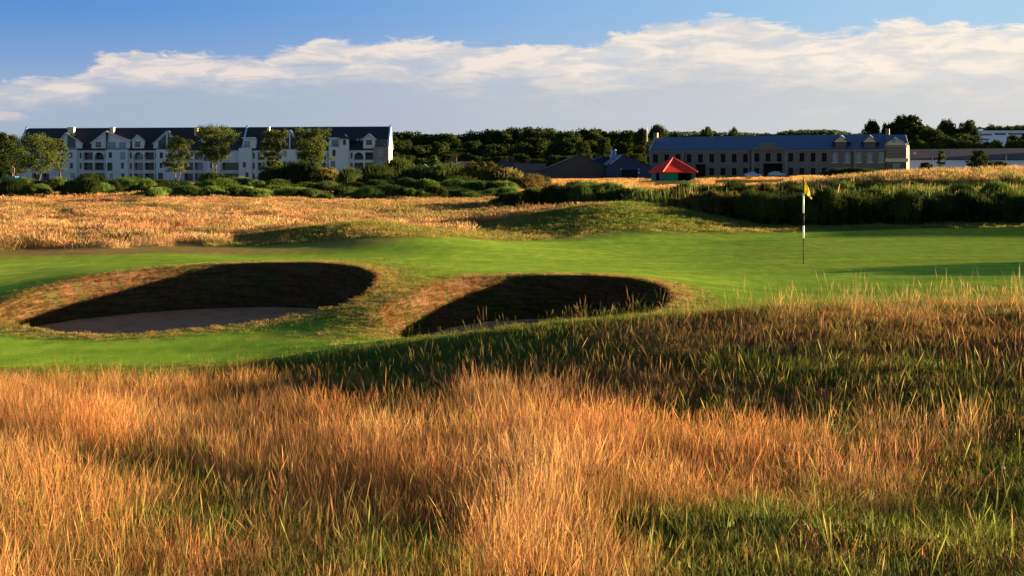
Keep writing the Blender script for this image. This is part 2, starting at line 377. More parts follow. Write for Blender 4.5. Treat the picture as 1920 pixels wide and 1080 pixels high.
ok = ~(inside(cx[:, 0], cx[:, 1], rims[0]) | inside(cx[:, 0], cx[:, 1], rims[1]))
base_n = NR*(NC+1); gmap = {}; ev = []
for k, org in enumerate(ov):
    o = [q for q in org if q < nbase]
    if o: gmap[k] = gi[o[0]]
    else: gmap[k] = base_n+len(ev); ev.append(tuple(cv_[k]))
ev = np.array(ev)
cfa = np.array([[gmap[k] for k in f] for f, g in zip(cf_, ok) if g and len(f) == 3])
VX = np.concatenate([GX.ravel(), ev[:, 0]]); VY = np.concatenate([GY.ravel(), ev[:, 1]]); VZ = np.concatenate([GZ.ravel(), ground(ev[:, 0], ev[:, 1])])
tris.append(cfa); T = np.concatenate(tris)
T = T[np.abs((VX[T[:, 1]]-VX[T[:, 0]])*(VY[T[:, 2]]-VY[T[:, 0]])-(VY[T[:, 1]]-VY[T[:, 0]])*(VX[T[:, 2]]-VX[T[:, 0]])) > 2e-6]
p0, p1, p2 = (np.stack([VX[T[:, k]], VY[T[:, k]]], -1) for k in range(3))
cr = (p1-p0)[:, 0]*(p2-p0)[:, 1]-(p1-p0)[:, 1]*(p2-p0)[:, 0]; T[cr < 0] = T[cr < 0][:, ::-1]
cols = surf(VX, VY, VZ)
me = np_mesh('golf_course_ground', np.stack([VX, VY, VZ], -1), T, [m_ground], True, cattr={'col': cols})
tag(link('ground', me), 'mown green and fairway turf of the golf course running into dry rough', None, None, 'structure')

# ---------------------------------------------------------------- grass tufts
def blade_strip(bx, by, h, wd, lean, az_, bend, seg=3, head=0.0):
    """returns verts (2*(seg)+1) and quads-as-quads list"""
    V = []; tt = np.linspace(0, 1, seg+1)
    dx, dy = math.cos(az_), math.sin(az_); fx, fy = -dy, dx
    rot = random.uniform(0, math.pi); fx, fy = math.cos(rot), math.sin(rot)
    for t_ in tt:
        o = lean*t_+bend*t_*t_; z = h*t_*(1-.35*bend*bend*t_)
        ww = wd*(1-t_*.85)
        if head and t_ > .6: ww = head*(1-abs((t_-.82)/.20)**1.5) if abs(t_-.82) < .19 else wd*.3
        ww = max(ww, wd*.12)
        V.append((bx+dx*o*h-fx*ww/2, by+dy*o*h-fy*ww/2, z)); V.append((bx+dx*o*h+fx*ww/2, by+dy*o*h+fy*ww/2, z))
    return V
def tuft(name, n_leaf, n_stalk, rad, leaf_h, stalk_h, wd, head, mat, seg=3, lean=.35):
    V = []; Q = []; bv = []; st = []; ht = []
    for k in range(n_leaf+n_stalk):
        stalk = k >= n_leaf; r = rad*math.sqrt(random.random()); a = random.uniform(0, 2*math.pi)
        h = random.uniform(*(stalk_h if stalk else leaf_h)); sg = 6 if (stalk and head) else seg
        v = blade_strip(r*math.cos(a), r*math.sin(a), h, wd*(.7 if stalk else 1)*random.uniform(.7, 1.3), random.gauss(0, .12) if stalk else random.gauss(0, lean*.6),
                        a+random.gauss(0, .8), (random.uniform(.0, .30) if stalk else random.uniform(0, .9)*lean*2), sg, head*random.uniform(.6, 1.3) if stalk else 0)
        b0 = len(V); V += v
        for i in range(sg): Q.append((b0+2*i, b0+2*i+1, b0+2*i+3, b0+2*i+2))
        x = random.random(); bv += [x]*len(v); st += [1.0 if stalk else 0.0]*len(v); ht += [p[2] for p in v]
    me = np_mesh(name, np.array(V), np.array(Q), [mat], False, {'bv': bv, 'st': st, 'ht': ht})
    return me
m_grass, t = new_mat('grass_blades')
ti = t.n('ShaderNodeAttribute', attribute_name='tint', attribute_type='INSTANCER').outputs['Color']
t2 = t.n('ShaderNodeAttribute', attribute_name='tintb', attribute_type='INSTANCER').outputs['Color']
bvn = t.n('ShaderNodeAttribute', attribute_name='bv').outputs['Fac']; stn = t.n('ShaderNodeAttribute', attribute_name='st').outputs['Fac']
cc = t.mix(stn, ti, t2)
cc = t.mix(t.ss(bvn, .72, .95), cc, t.mix(1.0, cc, (1.45, 1.3, 1.3, 1), 'MULTIPLY'))
cc = t.n('ShaderNodeVectorMath', {0: cc, 'Scale': t.m('ADD', .55, t.m('MULTIPLY', bvn, .8))}, operation='SCALE').outputs[0]
df = t.n('ShaderNodeBsdfDiffuse', {0: cc}); tl = t.n('ShaderNodeBsdfTranslucent', {0: cc})
mx = t.n('ShaderNodeMixShader', {0: .42, 1: df.outputs[0], 2: tl.outputs[0]})
out(t, mx.outputs[0])

tc_ = bpy.data.collections.new('tuft_sources')
srcs = []
def add_src(me): 
    o = bpy.data.objects.new('t%02d' % len(srcs), me); tc_.objects.link(o); srcs.append(o)
for k in range(4): add_src(tuft('fescue_tuft', 15, 18, .16, (.05, .20), (.18, .58), .0014, .0036, m_grass, lean=.6))          # 0-3 tall, near
for k in range(3): add_src(tuft('leafy_tuft', 60, 3, .14, (.03, .12), (.20, .36), .0022, .0035, m_grass, lean=.8))       # 4-6 leafy
for k in range(2): add_src(tuft('mown_tuft', 60, 0, .16, (.03, .07), (.1, .1), .006, 0, m_grass, 2, .4))               # 7-8 short
for k in range(3): add_src(tuft('far_tuft', 60, 60, .42, (.15, .38), (.35, .62), .010, .022, m_grass, 2, .3))          # 9-11 far
for k in range(3): add_src(tuft('wisp_tuft', 6, 9, .12, (.08, .2), (.30, .66), .0014, .0042, m_grass))                  # 12-14 airy

def scatter_group():
    g = bpy.data.node_groups.new('scatter_tufts', 'GeometryNodeTree')
    g.interface.new_socket('Geometry', in_out='INPUT', socket_type='NodeSocketGeometry'); g.interface.new_socket('Geometry', in_out='OUTPUT', socket_type='NodeSocketGeometry')
    N = g.nodes; L = g.links
    gi_ = N.new('NodeGroupInput'); go = N.new('NodeGroupOutput')
    ci = N.new('GeometryNodeCollectionInfo'); ci.inputs[0].default_value = tc_; ci.inputs[1].default_value = True; ci.inputs[2].default_value = True
    iop = N.new('GeometryNodeInstanceOnPoints')
    def na_(nm, ty):
        a = N.new('GeometryNodeInputNamedAttribute'); a.data_type = ty; a.inputs[0].default_value = nm; return a.outputs[0]
    e2r = N.new('FunctionNodeEulerToRotation'); L.new(na_('rot', 'FLOAT_VECTOR'), e2r.inputs[0])
    L.new(gi_.outputs[0], iop.inputs['Points']); L.new(ci.outputs[0], iop.inputs['Instance']); iop.inputs['Pick Instance'].default_value = True
    L.new(na_('kind', 'INT'), iop.inputs['Instance Index']); L.new(e2r.outputs[0], iop.inputs['Rotation']); L.new(na_('scl', 'FLOAT_VECTOR'), iop.inputs['Scale'])
    L.new(iop.outputs[0], go.inputs[0]); return g
SG = scatter_group()
def scatter(name, label, cat, Pn, rot, scl, kind, tint, tintb):
    me = bpy.data.meshes.new(name); n = len(Pn); me.vertices.add(n); me.vertices.foreach_set('co', np.ascontiguousarray(Pn, np.float32).ravel())
    for nm, v in (('rot', rot), ('scl', scl), ('tint', tint), ('tintb', tintb)):
        a_ = me.attributes.new(nm, 'FLOAT_VECTOR', 'POINT'); a_.data.foreach_set('vector', np.ascontiguousarray(v, np.float32).ravel())
    a_ = me.attributes.new('kind', 'INT', 'POINT'); a_.data.foreach_set('value', np.ascontiguousarray(kind, np.int32))
    me.update(); o = link(name, me); md = o.modifiers.new('scatter', 'NODES'); md.node_group = SG
    return tag(o, label, cat, None, 'stuff')
def up_rot(n, tilt=.12, bias=(0, 0)):
    return np.stack([rng.normal(bias[0], tilt, n), rng.normal(bias[1], tilt, n), rng.uniform(0, 2*np.pi, n)], -1)
def sample_fan(n, y0, y1, p=0.43, pad=1.0):
    """points uniform per area of a fan, y0..y1"""
    y = np.sqrt(rng.uniform(y0*y0, y1*y1, n)); s = rng.uniform(-1, 1, n)*(p*y+pad); return s, y
STRAW = np.array((.40, .245, .088)); ORNG = np.array((.44, .21, .070)); PALE = np.array((.46, .30, .13)); GREEN = np.array((.095, .112, .024)); OLIVE = np.array((.16, .135, .035)); RUST = np.array((.25, .10, .045))
def jit(c, s=.14): return np.clip(c*(1+rng.normal(0, s, (len(c), 1)))*(1+rng.normal(0, s*.4, c.shape)), .005, .95)

# front rough
X, Y = sample_fan(46000, 3.6, 17.2)
Z = ground(X, Y); px, py = proj(X, Y, Z); re = rough_edge(px)
g = greenness(px, py, X, Y)
hgt = .55+.11*sn(X, Y, 2.3)+.07*sn(X, Y, .8)
for bb, k in (((1040, 980, 130, 100), .12), ((1560, 1150, 450, 180), -.28), ((600, 1150, 400, 90), -.1), ((1500, 690, 420, 60), -.22), ((1600, 1010, 420, 70), -.25), ((1400, 800, 260, 30), -.45), ((420, 1010, 200, 50), -.1), ((1060, 800, 150, 30), .12)):
    hgt = hgt+k*blob(px, py, *bb)
med = sstep(Y-tall_edge(px)+.5*sn(X, Y, 1.9)+.3*sn(X, Y, .7), -.6, .8); hgt = np.clip(hgt*.95, .22, 1.0)*(1-.52*med)
dens = np.clip(.58-.55*sstep(g, .3, .7)+.34*sn(X, Y, 1.1)+.22*sn(X, Y, .5)+.5*blob(px, py, 1040, 940, 110, 120)-.30*sstep(px, 1230, 1400)*(1-blob(px, py, 1350, 890, 230, 60)), .06, 1)
dens *= 1-.35*med
dens *= np.where(Y > re-.5, .35, 1)*(Y < re+rng.normal(0, .35, len(Y)))
keepm = rng.random(len(X)) < dens
X, Y, Z, px, py, g, hgt, med = (q[keepm] for q in (X, Y, Z, px, py, g, hgt, med)); n = len(X)
gr = g+rng.normal(0, .16, n)
leafy = gr > .55
kind = np.where(leafy, rng.integers(4, 7, n), np.where(rng.random(n) < .35, rng.integers(12, 15, n), rng.integers(0, 4, n)))
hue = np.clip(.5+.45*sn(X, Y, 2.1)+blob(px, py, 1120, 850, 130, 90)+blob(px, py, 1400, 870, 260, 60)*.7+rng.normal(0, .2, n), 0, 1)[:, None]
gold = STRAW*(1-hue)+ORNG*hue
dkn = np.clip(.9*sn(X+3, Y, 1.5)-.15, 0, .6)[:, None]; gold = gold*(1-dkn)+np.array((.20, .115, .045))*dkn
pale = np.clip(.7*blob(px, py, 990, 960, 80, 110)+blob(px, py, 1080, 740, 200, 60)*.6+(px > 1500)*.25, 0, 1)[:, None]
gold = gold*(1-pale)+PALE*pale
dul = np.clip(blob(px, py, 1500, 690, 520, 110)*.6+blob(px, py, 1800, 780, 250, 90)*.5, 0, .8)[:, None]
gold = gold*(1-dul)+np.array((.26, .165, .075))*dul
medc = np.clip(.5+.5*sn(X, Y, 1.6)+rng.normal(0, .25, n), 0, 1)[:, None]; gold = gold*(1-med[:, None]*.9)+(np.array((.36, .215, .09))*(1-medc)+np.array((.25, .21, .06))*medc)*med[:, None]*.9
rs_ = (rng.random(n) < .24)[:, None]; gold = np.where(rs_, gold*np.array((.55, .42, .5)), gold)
gg = sstep(gr, .3, .75)[:, None]
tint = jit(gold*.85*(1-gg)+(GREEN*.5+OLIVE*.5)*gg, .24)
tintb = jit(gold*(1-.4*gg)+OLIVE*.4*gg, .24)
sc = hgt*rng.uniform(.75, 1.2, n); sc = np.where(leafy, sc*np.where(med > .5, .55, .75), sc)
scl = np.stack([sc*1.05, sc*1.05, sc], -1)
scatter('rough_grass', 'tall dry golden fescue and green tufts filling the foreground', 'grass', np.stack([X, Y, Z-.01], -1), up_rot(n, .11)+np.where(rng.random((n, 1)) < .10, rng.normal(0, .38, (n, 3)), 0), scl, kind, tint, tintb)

# green undergrowth between the stems of the front rough
X, Y = sample_fan(44000, 3.6, 19.5)
Z = ground(X, Y); px, py = proj(X, Y, Z); re = rough_edge(px); k_ = (Y < re+1.6+rng.normal(0, .5, len(Y)))
X, Y, Z, px, py = (q[k_] for q in (X, Y, Z, px, py)); n = len(X); g = greenness(px, py, X, Y)
tint = jit(np.where((g+rng.normal(0, .14, n) > .42)[:, None], GREEN, np.where((rng.random(n)+.4*sn(X, Y, 1.2) > .45)[:, None], np.array((.20, .115, .045)), OLIVE*.85)), .28); far = sstep(Y, rough_edge(px)-1, rough_edge(px)+.4)[:, None]
tint = tint*(1-far)+jit(GREEN*np.ones((n, 3)), .15)*far
s_ = rng.uniform(.5, 1.0, n)*(1-.3*far[:, 0])
scatter('undergrowth', 'short green grass growing low between the dry stems', 'grass', np.stack([X, Y, Z-.005], -1), up_rot(n, .15),
        np.stack([s_*1.3, s_*1.3, s_], -1), np.where(rng.random(n) < .75, 7, rng.integers(4, 7, n))*1, tint, tint*1.1)

# single stalks along the crest of the front mound, standing against the green
X = rng.uniform(-1.5, 8.5, 900); Y = rng.uniform(13.3, 16.2, 900); Z = ground(X, Y); px, py = proj(X, Y, Z); k_ = (px > 780) & (rng.random(900) < .03+.12*(sn(X, Y, 1.3) > .5)*(px > 1050)+.16*sstep(px, 1300, 1600))
X, Y, Z = X[k_], Y[k_], Z[k_]; n = len(X)
s_ = rng.uniform(.4, .75, n)
scatter('crest_stalks', 'thin seeding grass stalks on the crest of the front mound', 'grass', np.stack([X, Y, Z], -1), up_rot(n, .12), np.stack([s_, s_, s_], -1), rng.integers(12, 15, n),
        jit(STRAW*.8*np.ones((n, 3))), jit(np.array((.36, .26, .11))*np.ones((n, 3))))

# fringe tufts round the bunkers
X, Y = sample_fan(42000, 18.5, 34); d = rim_dist(X, Y); ins_ = inside(X, Y, rims[0]) | inside(X, Y, rims[1]); Z = ground(X, Y); px, py = proj(X, Y, Z)
pr = np.clip((1-sstep(d, .1, 1.1))+blob(px, py, 690, 570, 110, 60), 0, 1)*(~ins_)*(d > .02)
k_ = rng.random(len(X)) < pr; X, Y, Z, d = X[k_], Y[k_], Z[k_], d[k_]; n = len(X)
br = np.clip(1-sstep(d, .1, .9)+.35*sn(X, Y, .8)+rng.normal(0, .25, n), 0, 1)[:, None]
tint = jit(np.array((.085, .12, .022))*(1-br)+np.array((.23, .17, .055))*br, .15); s_ = rng.uniform(.3, .65, n)
scatter('bunker_fringe_grass', 'short browning grass around the rims of the two bunkers', 'grass', np.stack([X, Y, Z-.004], -1), up_rot(n, .15), np.stack([s_*1.2, s_*1.2, s_], -1), rng.integers(7, 9, n), tint, tint)

# humps behind the green: medium rough
X, Y = sample_fan(52000, 43, 68); Z = ground(X, Y); px, py = proj(X, Y, Z)
be = back_edge(px); k_ = (Y > be-.3+rng.normal(0, .3, len(Y))) & (((px > 400) & (px < 960) & (Y < 50.5)) | ((px >= 880) & (px < 1480) & (Y < 62)) | (px > 1400)) & (rng.random(len(X)) < .8)
X, Y, Z, px, py = (q[k_] for q in (X, Y, Z, px, py)); n = len(X)
gb = np.clip(.55*blob(px, py, 1180, 405, 220, 30)+.35+.35*sn(X, Y, 3)+rng.normal(0, .15, n), 0, 1)[:, None]
tint = jit(np.array((.21, .16, .05))*(1-gb)+np.array((.085, .13, .022))*gb, .15); s_ = rng.uniform(.5, 1.3, n)
scatter('hump_grass', 'medium length green and tan grass on the low humps behind the green', 'grass', np.stack([X, Y, Z], -1), up_rot(n, .15), np.stack([s_*1.8, s_*1.8, s_*1.2], -1), rng.integers(7, 9, n), tint, tint)

# far rough
X, Y = sample_fan(30000, 40, 112); Z = ground(X, Y); px, py = proj(X, Y, Z); be = back_edge(px)
ed_ = Y-be-1.2-.8*sn(X, Y, 3.5); k_ = (ed_ > rng.exponential(1.6, len(Y))*.8) & ~((px > 430) & (px < 900) & (Y < 50)) & ~((px > 880) & (px < 1470) & (Y < 62)) & ~((px > 1230) & (Y < 90)) & ~((px < 260) & (Y > 90) & (Y < 104))
k_ &= rng.random(len(X)) < np.clip(.62+.3*sn(X, Y, 7)+.3*sn(X, Y, 2.6), .12, 1)
X, Y, Z, px, py = (q[k_] for q in (X, Y, Z, px, py)); n = len(X)
hue = np.clip(.5+.45*sn(X, Y, 11)+rng.normal(0, .2, n), 0, 1)[:, None]; gold = np.array((.40, .255, .115))*(1-hue)+np.array((.36, .185, .085))*hue
dk = np.clip(blob(px, py, 800, 400, 160, 20)+blob(px, py, 250, 394, 240, 5)*.9+.9*(rng.random(n) < .16)+.5*blob(px, py, 60, 465, 120, 9)+blob(px, py, 1180, 370, 170, 30)*1.1+.55*sn(X, Y, 5)+.3*sn(X, Y*2.2, 12)+.03+rng.normal(0, .1, n), 0, 1)[:, None]
gold = gold*(1-dk)+np.array((.17, .14, .045))*dk
tint = jit(gold*.78, .2); tintb = jit(gold*.9, .2); s_ = rng.uniform(.65, 1.1, n)*np.clip(1+.25*sn(X, Y, 6), .6, 1.3)
scatter('far_rough_grass', 'long golden rough grass beyond the green', 'grass', np.stack([X, Y, Z-.02], -1), up_rot(n, .08), np.stack([s_, s_, s_*np.clip(.60+.16*sn(X, Y, 4), .3, .9)], -1), rng.integers(9, 12, n), tint, tintb)

# distant strips of gold grass
X, Y = sample_fan(15000, 112, 250, .41); Z = ground(X, Y); px, py = proj(X, Y, Z)
k_ = (((px > 930) & (px < 1530) & (Y > 140)) | ((px > 1490) & (Y < 170)) | ((px < 930) & (Y > 128) & (rng.random(len(X)) < .55)) | ((px < 330) & (rng.random(len(X)) < .9))) & ~((px > 1330) & (px < 1500) & (Y > 150) & (Y < 215)) & ~((px > 1170+rng.normal(0, 22, len(X))) & (px < 1340+rng.normal(0, 22, len(X))) & (Y > 150))
X, Y, Z, px = X[k_], Y[k_], Z[k_], px[k_]; n = len(X); gb = np.clip(.25+.5*sn(X, Y, 30), 0, 1)[:, None]
tint = jit(np.array((.42, .235, .09))*(1-gb)+np.array((.20, .17, .05))*gb); s_ = rng.uniform(.8, 1.4, n)
hh = np.where(px > 1490, .95, .6)
scatter('distant_grass', 'strips of pale gold grass in front of the shelter and the buildings', 'grass', np.stack([X, Y, Z-.02], -1), up_rot(n, .06), np.stack([s_*1.9, s_*1.9, s_*hh], -1), rng.integers(9, 12, n), tint, tint)

# ---------------------------------------------------------------- bunkers
m_turfwall, t = new_mat('stacked_turf')
pos = t.n('ShaderNodeTexCoord').outputs['Object']
lay = t.n('ShaderNodeTexWave', {'Vector': pos, 'Scale': 3.6, 'Distortion': 1.6, 'Detail': 3.0, 'Detail Scale': 3.0}, bands_direction='Z').outputs['Fac']
n_a = t.noise(t.vscale(pos, (1, 1, 3)), 9, 5, .7); n_b = t.noise(pos, 2.0, 3)
cc = t.mix(t.ss(n_a, .35, .7), (.060, .034, .018), (.14, .072, .032)); cc = t.mix(t.ss(n_b, .48, .62), cc, (.060, .060, .016)); cc = t.mix(t.m('MULTIPLY', lay, .22), cc, (.05, .03, .016))
b = t.n('ShaderNodeBsdfPrincipled', {'Base Color': cc, 'Roughness': 1.0, 'Specular IOR Level': .05, 'Normal': t.n('ShaderNodeBump', {'Strength': .9, 'Distance': .04, 'Height': t.m('ADD', n_a, t.m('MULTIPLY', lay, .3))}).outputs[0]})
out(t, b.outputs[0])
m_sand, t = new_mat('bunker_sand')
pos = t.n('ShaderNodeTexCoord').outputs['Object']; n_a = t.noise(pos, 120, 2, .7); n_b = t.noise(pos, 2.5, 5, .6); rk = t.n('ShaderNodeTexWave', {'Vector': pos, 'Scale': 7.0, 'Distortion': 2.5, 'Detail': 2.0}, bands_direction='Y').outputs['Fac']
cc = t.mix(n_a, (.27, .125, .065), (.36, .175, .10)); cc = t.mix(t.ss(n_b, .45, .7), cc, (.21, .10, .055))
b = t.n('ShaderNodeBsdfPrincipled', {'Base Color': cc, 'Roughness': .95, 'Specular IOR Level': .1, 'Normal': t.n('ShaderNodeBump', {'Strength': .5, 'Distance': .02, 'Height': t.m('ADD', n_b, t.m('MULTIPLY', rk, .25))}).outputs[0]})
out(t, b.outputs[0])
def bunker(rim, zs, label, seed):
    n = len(rim); cen = rim.mean(0); zt = ground(rim[:, 0], rim[:, 1]); nrm = np.roll(rim, -1, 0)-np.roll(rim, 1, 0)
    nin = np.stack([-nrm[:, 1], nrm[:, 0]], -1); nin /= np.linalg.norm(nin, axis=1)[:, None]      # inward (ccw rim)
    hgt_ = zt-zs; root = empty('bunker', (cen[0], cen[1], zs)); tag(root, label, 'bunker', 'pot bunkers beside the green')
    M_ = 30; rings = []; r_ = np.random.default_rng(seed); th = np.arange(n)
    for k in range(M_+1):
        f_ = k/M_; off = .02+f_*np.clip(hgt_*.22, .04, .22)+.010*((k % 3) == 1)+r_.normal(0, .006, n)+.018*np.sin(th*.7+k*2.1)*(.3+np.sin(th*.13+k))
        if k == 0: off = off*0-.0
        z_ = zt*(1-f_)+(zs-.03)*f_+(0 if k in (0,) else r_.normal(0, .003, n))
        rings.append(np.column_stack([rim+nin*off[:, None]-cen, z_-zs-.001]))
    V = np.concatenate(rings); Q = []
    i = np.arange(n); j = (i+1) % n
    for k in range(M_): Q.append(np.stack([k*n+i, k*n+j, (k+1)*n+j, (k+1)*n+i], -1))
    link('turf_wall', np_mesh('turf_wall', V, np.concatenate(Q)[:, ::-1], [m_turfwall], True), root)
    bot = rings[-1][:, :2]; KR = 26; Vs = []
    for k in range(KR):
        q = 1-k/KR; p = bot*(q*1.02 if k == 0 else q)
        z_ = .0+.10*q**5+.014*sn(p[:, 0]+seed*5, p[:, 1], 1.1)*min(1, (1-q)*6+.3)
        z_ = z_+.05*np.clip(1-hgt_/.5, 0, 1)*q**3
        Vs.append(np.column_stack([p, z_]))
    Vs.append([[0, 0, 0]]); V = np.concatenate(Vs); Q = []
    for k in range(KR-1): Q += [np.stack([k*n+i, k*n+j, (k+1)*n+j], -1), np.stack([k*n+i, (k+1)*n+j, (k+1)*n+i], -1)]
    Q.append(np.stack([(KR-1)*n+i, (KR-1)*n+j, np.full(n, KR*n)], -1))
    link('sand_floor', np_mesh('sand_floor', V, np.concatenate(Q), [m_sand], True), root)
    # tufts sprouting from the wall and hanging over the lip
    m = 20000; a_ = r_.integers(0, n, m); f_ = r_.random(m)**1.1; off = .0+f_*np.clip(hgt_[a_]*.22, .04, .22)
    Pw = np.column_stack([rim[a_]+nin[a_]*off[:, None], zt[a_]*(1-f_)+zs*f_]); gap = r_.random(m) < (.35+.65*(np.sin(a_*.21)*np.sin(f_*9+a_*.05) > -.5))
    gap &= nin[a_][:, 1] < .25
    Pw, a_, f_ = Pw[gap], a_[gap], f_[gap]; m = len(Pw)
    q = [Vector((nin[k][0]+r_.normal(0, .5), nin[k][1]+r_.normal(0, .5), r_.uniform(.2, 1.6))).to_track_quat('Z', 'Y').to_euler() for k in a_]
    rt = np.array([tuple(e) for e in q]); gmix = np.clip(.35+.5*np.sin(a_*.16+seed)+r_.normal(0, .25, m), 0, 1)[:, None]
    tn = jit(np.array((.15, .078, .032))*(1-gmix)+np.array((.085, .085, .02))*gmix, .4); s_ = r_.uniform(.3, .75, m)
    return Pw, rt, np.stack([s_*.8, s_*.8, s_], -1), tn
WALLS = [bunker(rims[0], -.60, 'large left bunker with lit sand at its near left corner', 1), bunker(rims[1], -.60, 'smaller right bunker half hidden by the front mound', 2)]
Pw, rt, scw, tn = (np.concatenate([a_[k] for a_ in WALLS]) for k in range(4))
scatter('bunker_wall_grass', 'brown and green grass sprouting from the turf faces of the bunkers', 'grass', Pw, rt, scw, rng.integers(7, 9, len(Pw)), tn, tn)

# ---------------------------------------------------------------- foliage and trees
def foliage_mat(name, ca, cb, cc_, tr=.3):
    m, t = new_mat(name); at_ = t.n('ShaderNodeAttribute', attribute_name='bv').outputs['Fac']; oi = t.n('ShaderNodeObjectInfo').outputs['Random']
    p_ = t.n('ShaderNodeTexCoord').outputs['Object']; nz = t.noise(p_, .9, 3, .6)
    c = t.mix(t.ss(nz, .35, .65), ca, cb); c = t.mix(t.ss(at_, .78, 1.0), c, cc_)
    c = t.n('ShaderNodeVectorMath', {0: c, 'Scale': t.m('ADD', .70, t.m('ADD', t.m('MULTIPLY', at_, .35), t.m('MULTIPLY', oi, .35)))}, operation='SCALE').outputs[0]
    d_ = t.n('ShaderNodeBsdfDiffuse', {0: c}); tl = t.n('ShaderNodeBsdfTranslucent', {0: c})
    out(t, t.n('ShaderNodeMixShader', {0: tr, 1: d_.outputs[0], 2: tl.outputs[0]}).outputs[0]); return m
m_far = foliage_mat('far_leaves', (.020, .034, .010), (.038, .052, .013), (.055, .068, .018), .25)
m_leaf = foliage_mat('poplar_leaves', (.045, .066, .017), (.066, .088, .022), (.095, .11, .027), .45)
m_gorse = foliage_mat('gorse_leaves', (.020, .032, .010), (.036, .052, .012), (.060, .075, .020), .25)
m_fern = foliage_mat('bright_shrub_leaves', (.040, .072, .016), (.070, .110, .022), (.11, .145, .03), .3)
m_brownb = foliage_mat('browning_gorse', (.035, .045, .012), (.11, .075, .025), (.14, .11, .03), .25)
m_bark, t = new_mat('bark'); p_ = t.n('ShaderNodeTexCoord').outputs['Object']; nz = t.noise(t.vscale(p_, (4, 4, 1)), 3, 4)
out(t, t.n('ShaderNodeBsdfPrincipled', {'Base Color': t.mix(nz, (.05, .037, .025), (.13, .10, .07)), 'Roughness': .95}).outputs[0])

def leaves(cent, rad, cnt, size, up=.3, flat=.8):
    """random leaf quads in clumps; cent (k,3), rad (k,), cnt per clump"""
    k = np.repeat(np.arange(len(cent)), cnt); m = len(k)
    d_ = rng.normal(0, 1, (m, 3)); d_ /= np.linalg.norm(d_, axis=1)[:, None]
    r_ = rng.random(m)**.45; P_ = cent[k]+d_*(r_*rad[k])[:, None]*np.array([1, 1, flat])
    nn = d_*.7+rng.normal(0, .6, (m, 3))+np.array([0, 0, up]); nn /= np.linalg.norm(nn, axis=1)[:, None]
    a_ = np.cross(nn, rng.normal(0, 1, (m, 3))); a_ /= np.linalg.norm(a_, axis=1)[:, None]; b_ = np.cross(nn, a_)
    s_ = size*rng.uniform(.6, 1.4, (m, 1)); a_ = a_*s_; b_ = b_*s_*.62
    V = np.stack([P_-a_, P_-b_, P_+a_, P_+b_], 1).reshape(-1, 3); Q = np.arange(m*4).reshape(m, 4)
    return V, Q, np.repeat(rng.random(m), 4)
def tree_proto(name, h, wd, trunk_h, mat, nclump, per, leaf, style='round', seed=0, multi=1, lean=0.0):
    """builds one tree at the origin: Empty > trunk, crown"""
    r_ = random.Random(seed); root = empty(name, (0, 0, 0)); tb = MB(); cs = []; rs = []
    tops = []
    for s in range(multi):
        a = r_.uniform(0, 6.28); b0 = Vector((math.cos(a)*.25*(multi > 1), math.sin(a)*.25*(multi > 1), -.4)); p = b0.copy(); r0_ = h*.022/(multi**.4); nseg = 5
        for i in range(nseg):
            q = p+Vector((r_.uniform(-.04, .04)*h+lean*h/nseg+(math.cos(a)*.035*h if multi > 1 else 0), r_.uniform(-.03, .03)*h, (h*.82)/nseg))
            tb.tube(p, q, r0_*(1-i*.17), r0_*(1-(i+1)*.17), 7)
            if i >= 1:
                for b in range(3):
                    az_ = r_.uniform(0, 6.28); L_ = wd*.42*r_.uniform(.5, 1)*(1-.12*i); e = q+Vector((math.cos(az_)*L_, math.sin(az_)*L_, h*r_.uniform(.02, .14)*(2 if style == 'fan' else 1)))
                    tb.tube(q, e, r0_*.38*(1-i*.15), r0_*.1, 5); tops.append(e)
            p = q
    tb.build('trunk', m_bark, root)
    for c in range(nclump):
        f_ = r_.random(); az_ = r_.uniform(0, 6.28)
        if style == 'fan': rr = wd*.5*(.35+.65*f_**.7)*math.sqrt(r_.random())*(1 if f_ < .8 else 1.25-f_*.45); z = trunk_h+(h-trunk_h)*(f_*(1-.30*(rr/(wd*.6))**2))
        elif style == 'flat': rr = wd*.5*math.sqrt(r_.random()); z = trunk_h+(h-trunk_h)*(.2+.8*f_)*(1-.45*(rr/(wd*.5))**2)
        else:
            z = trunk_h+(h-trunk_h)*f_; prof = math.sin(math.pi*min(1, .13+f_*.80))**.65; rr = wd*.5*prof*(r_.random()**.42)
        cs.append((math.cos(az_)*rr*.92+lean*z*.8, math.sin(az_)*rr*.92, z)); rs.append(wd*r_.uniform(.06, .16)*(1.0 if style != 'fan' else .85))
    for e in tops: cs.append((e.x, e.y, min(e.z, h*.95))); rs.append(wd*r_.uniform(.07, .12))
    V, Q, bv = leaves(np.array(cs), np.array(rs), per, leaf)
    link('crown', np_mesh('crown', V, Q, [mat], False, {'bv': bv}), root)
    return root
class Protos:
    """first placement uses the prototype itself, later ones copy it"""
    def __init__(s, roots): s.r = roots; s.used = [False]*len(roots)
    def put(s, k, loc, rz, scale, label, cat, group=None):
        if not s.used[k]: o = s.r[k]; s.used[k] = True; o.location = loc; o.rotation_euler = (0, 0, rz); o.scale = scale
        else: o = copy_tree(s.r[k], loc, rz, scale)
        for key in ('group',):
            if key in o: del o[key]
        return tag(o, label, cat, group)
    def clean(s):
        for u, r_ in zip(s.used, s.r):
            if not u:
                for c in list(r_.children): bpy.data.objects.remove(c)
                bpy.data.objects.remove(r_)
far = Protos([tree_proto('broadleaf_tree', 1, 1.0, .02, m_far, 150, 60, .026, 'round', 10+k) for k in range(5)])
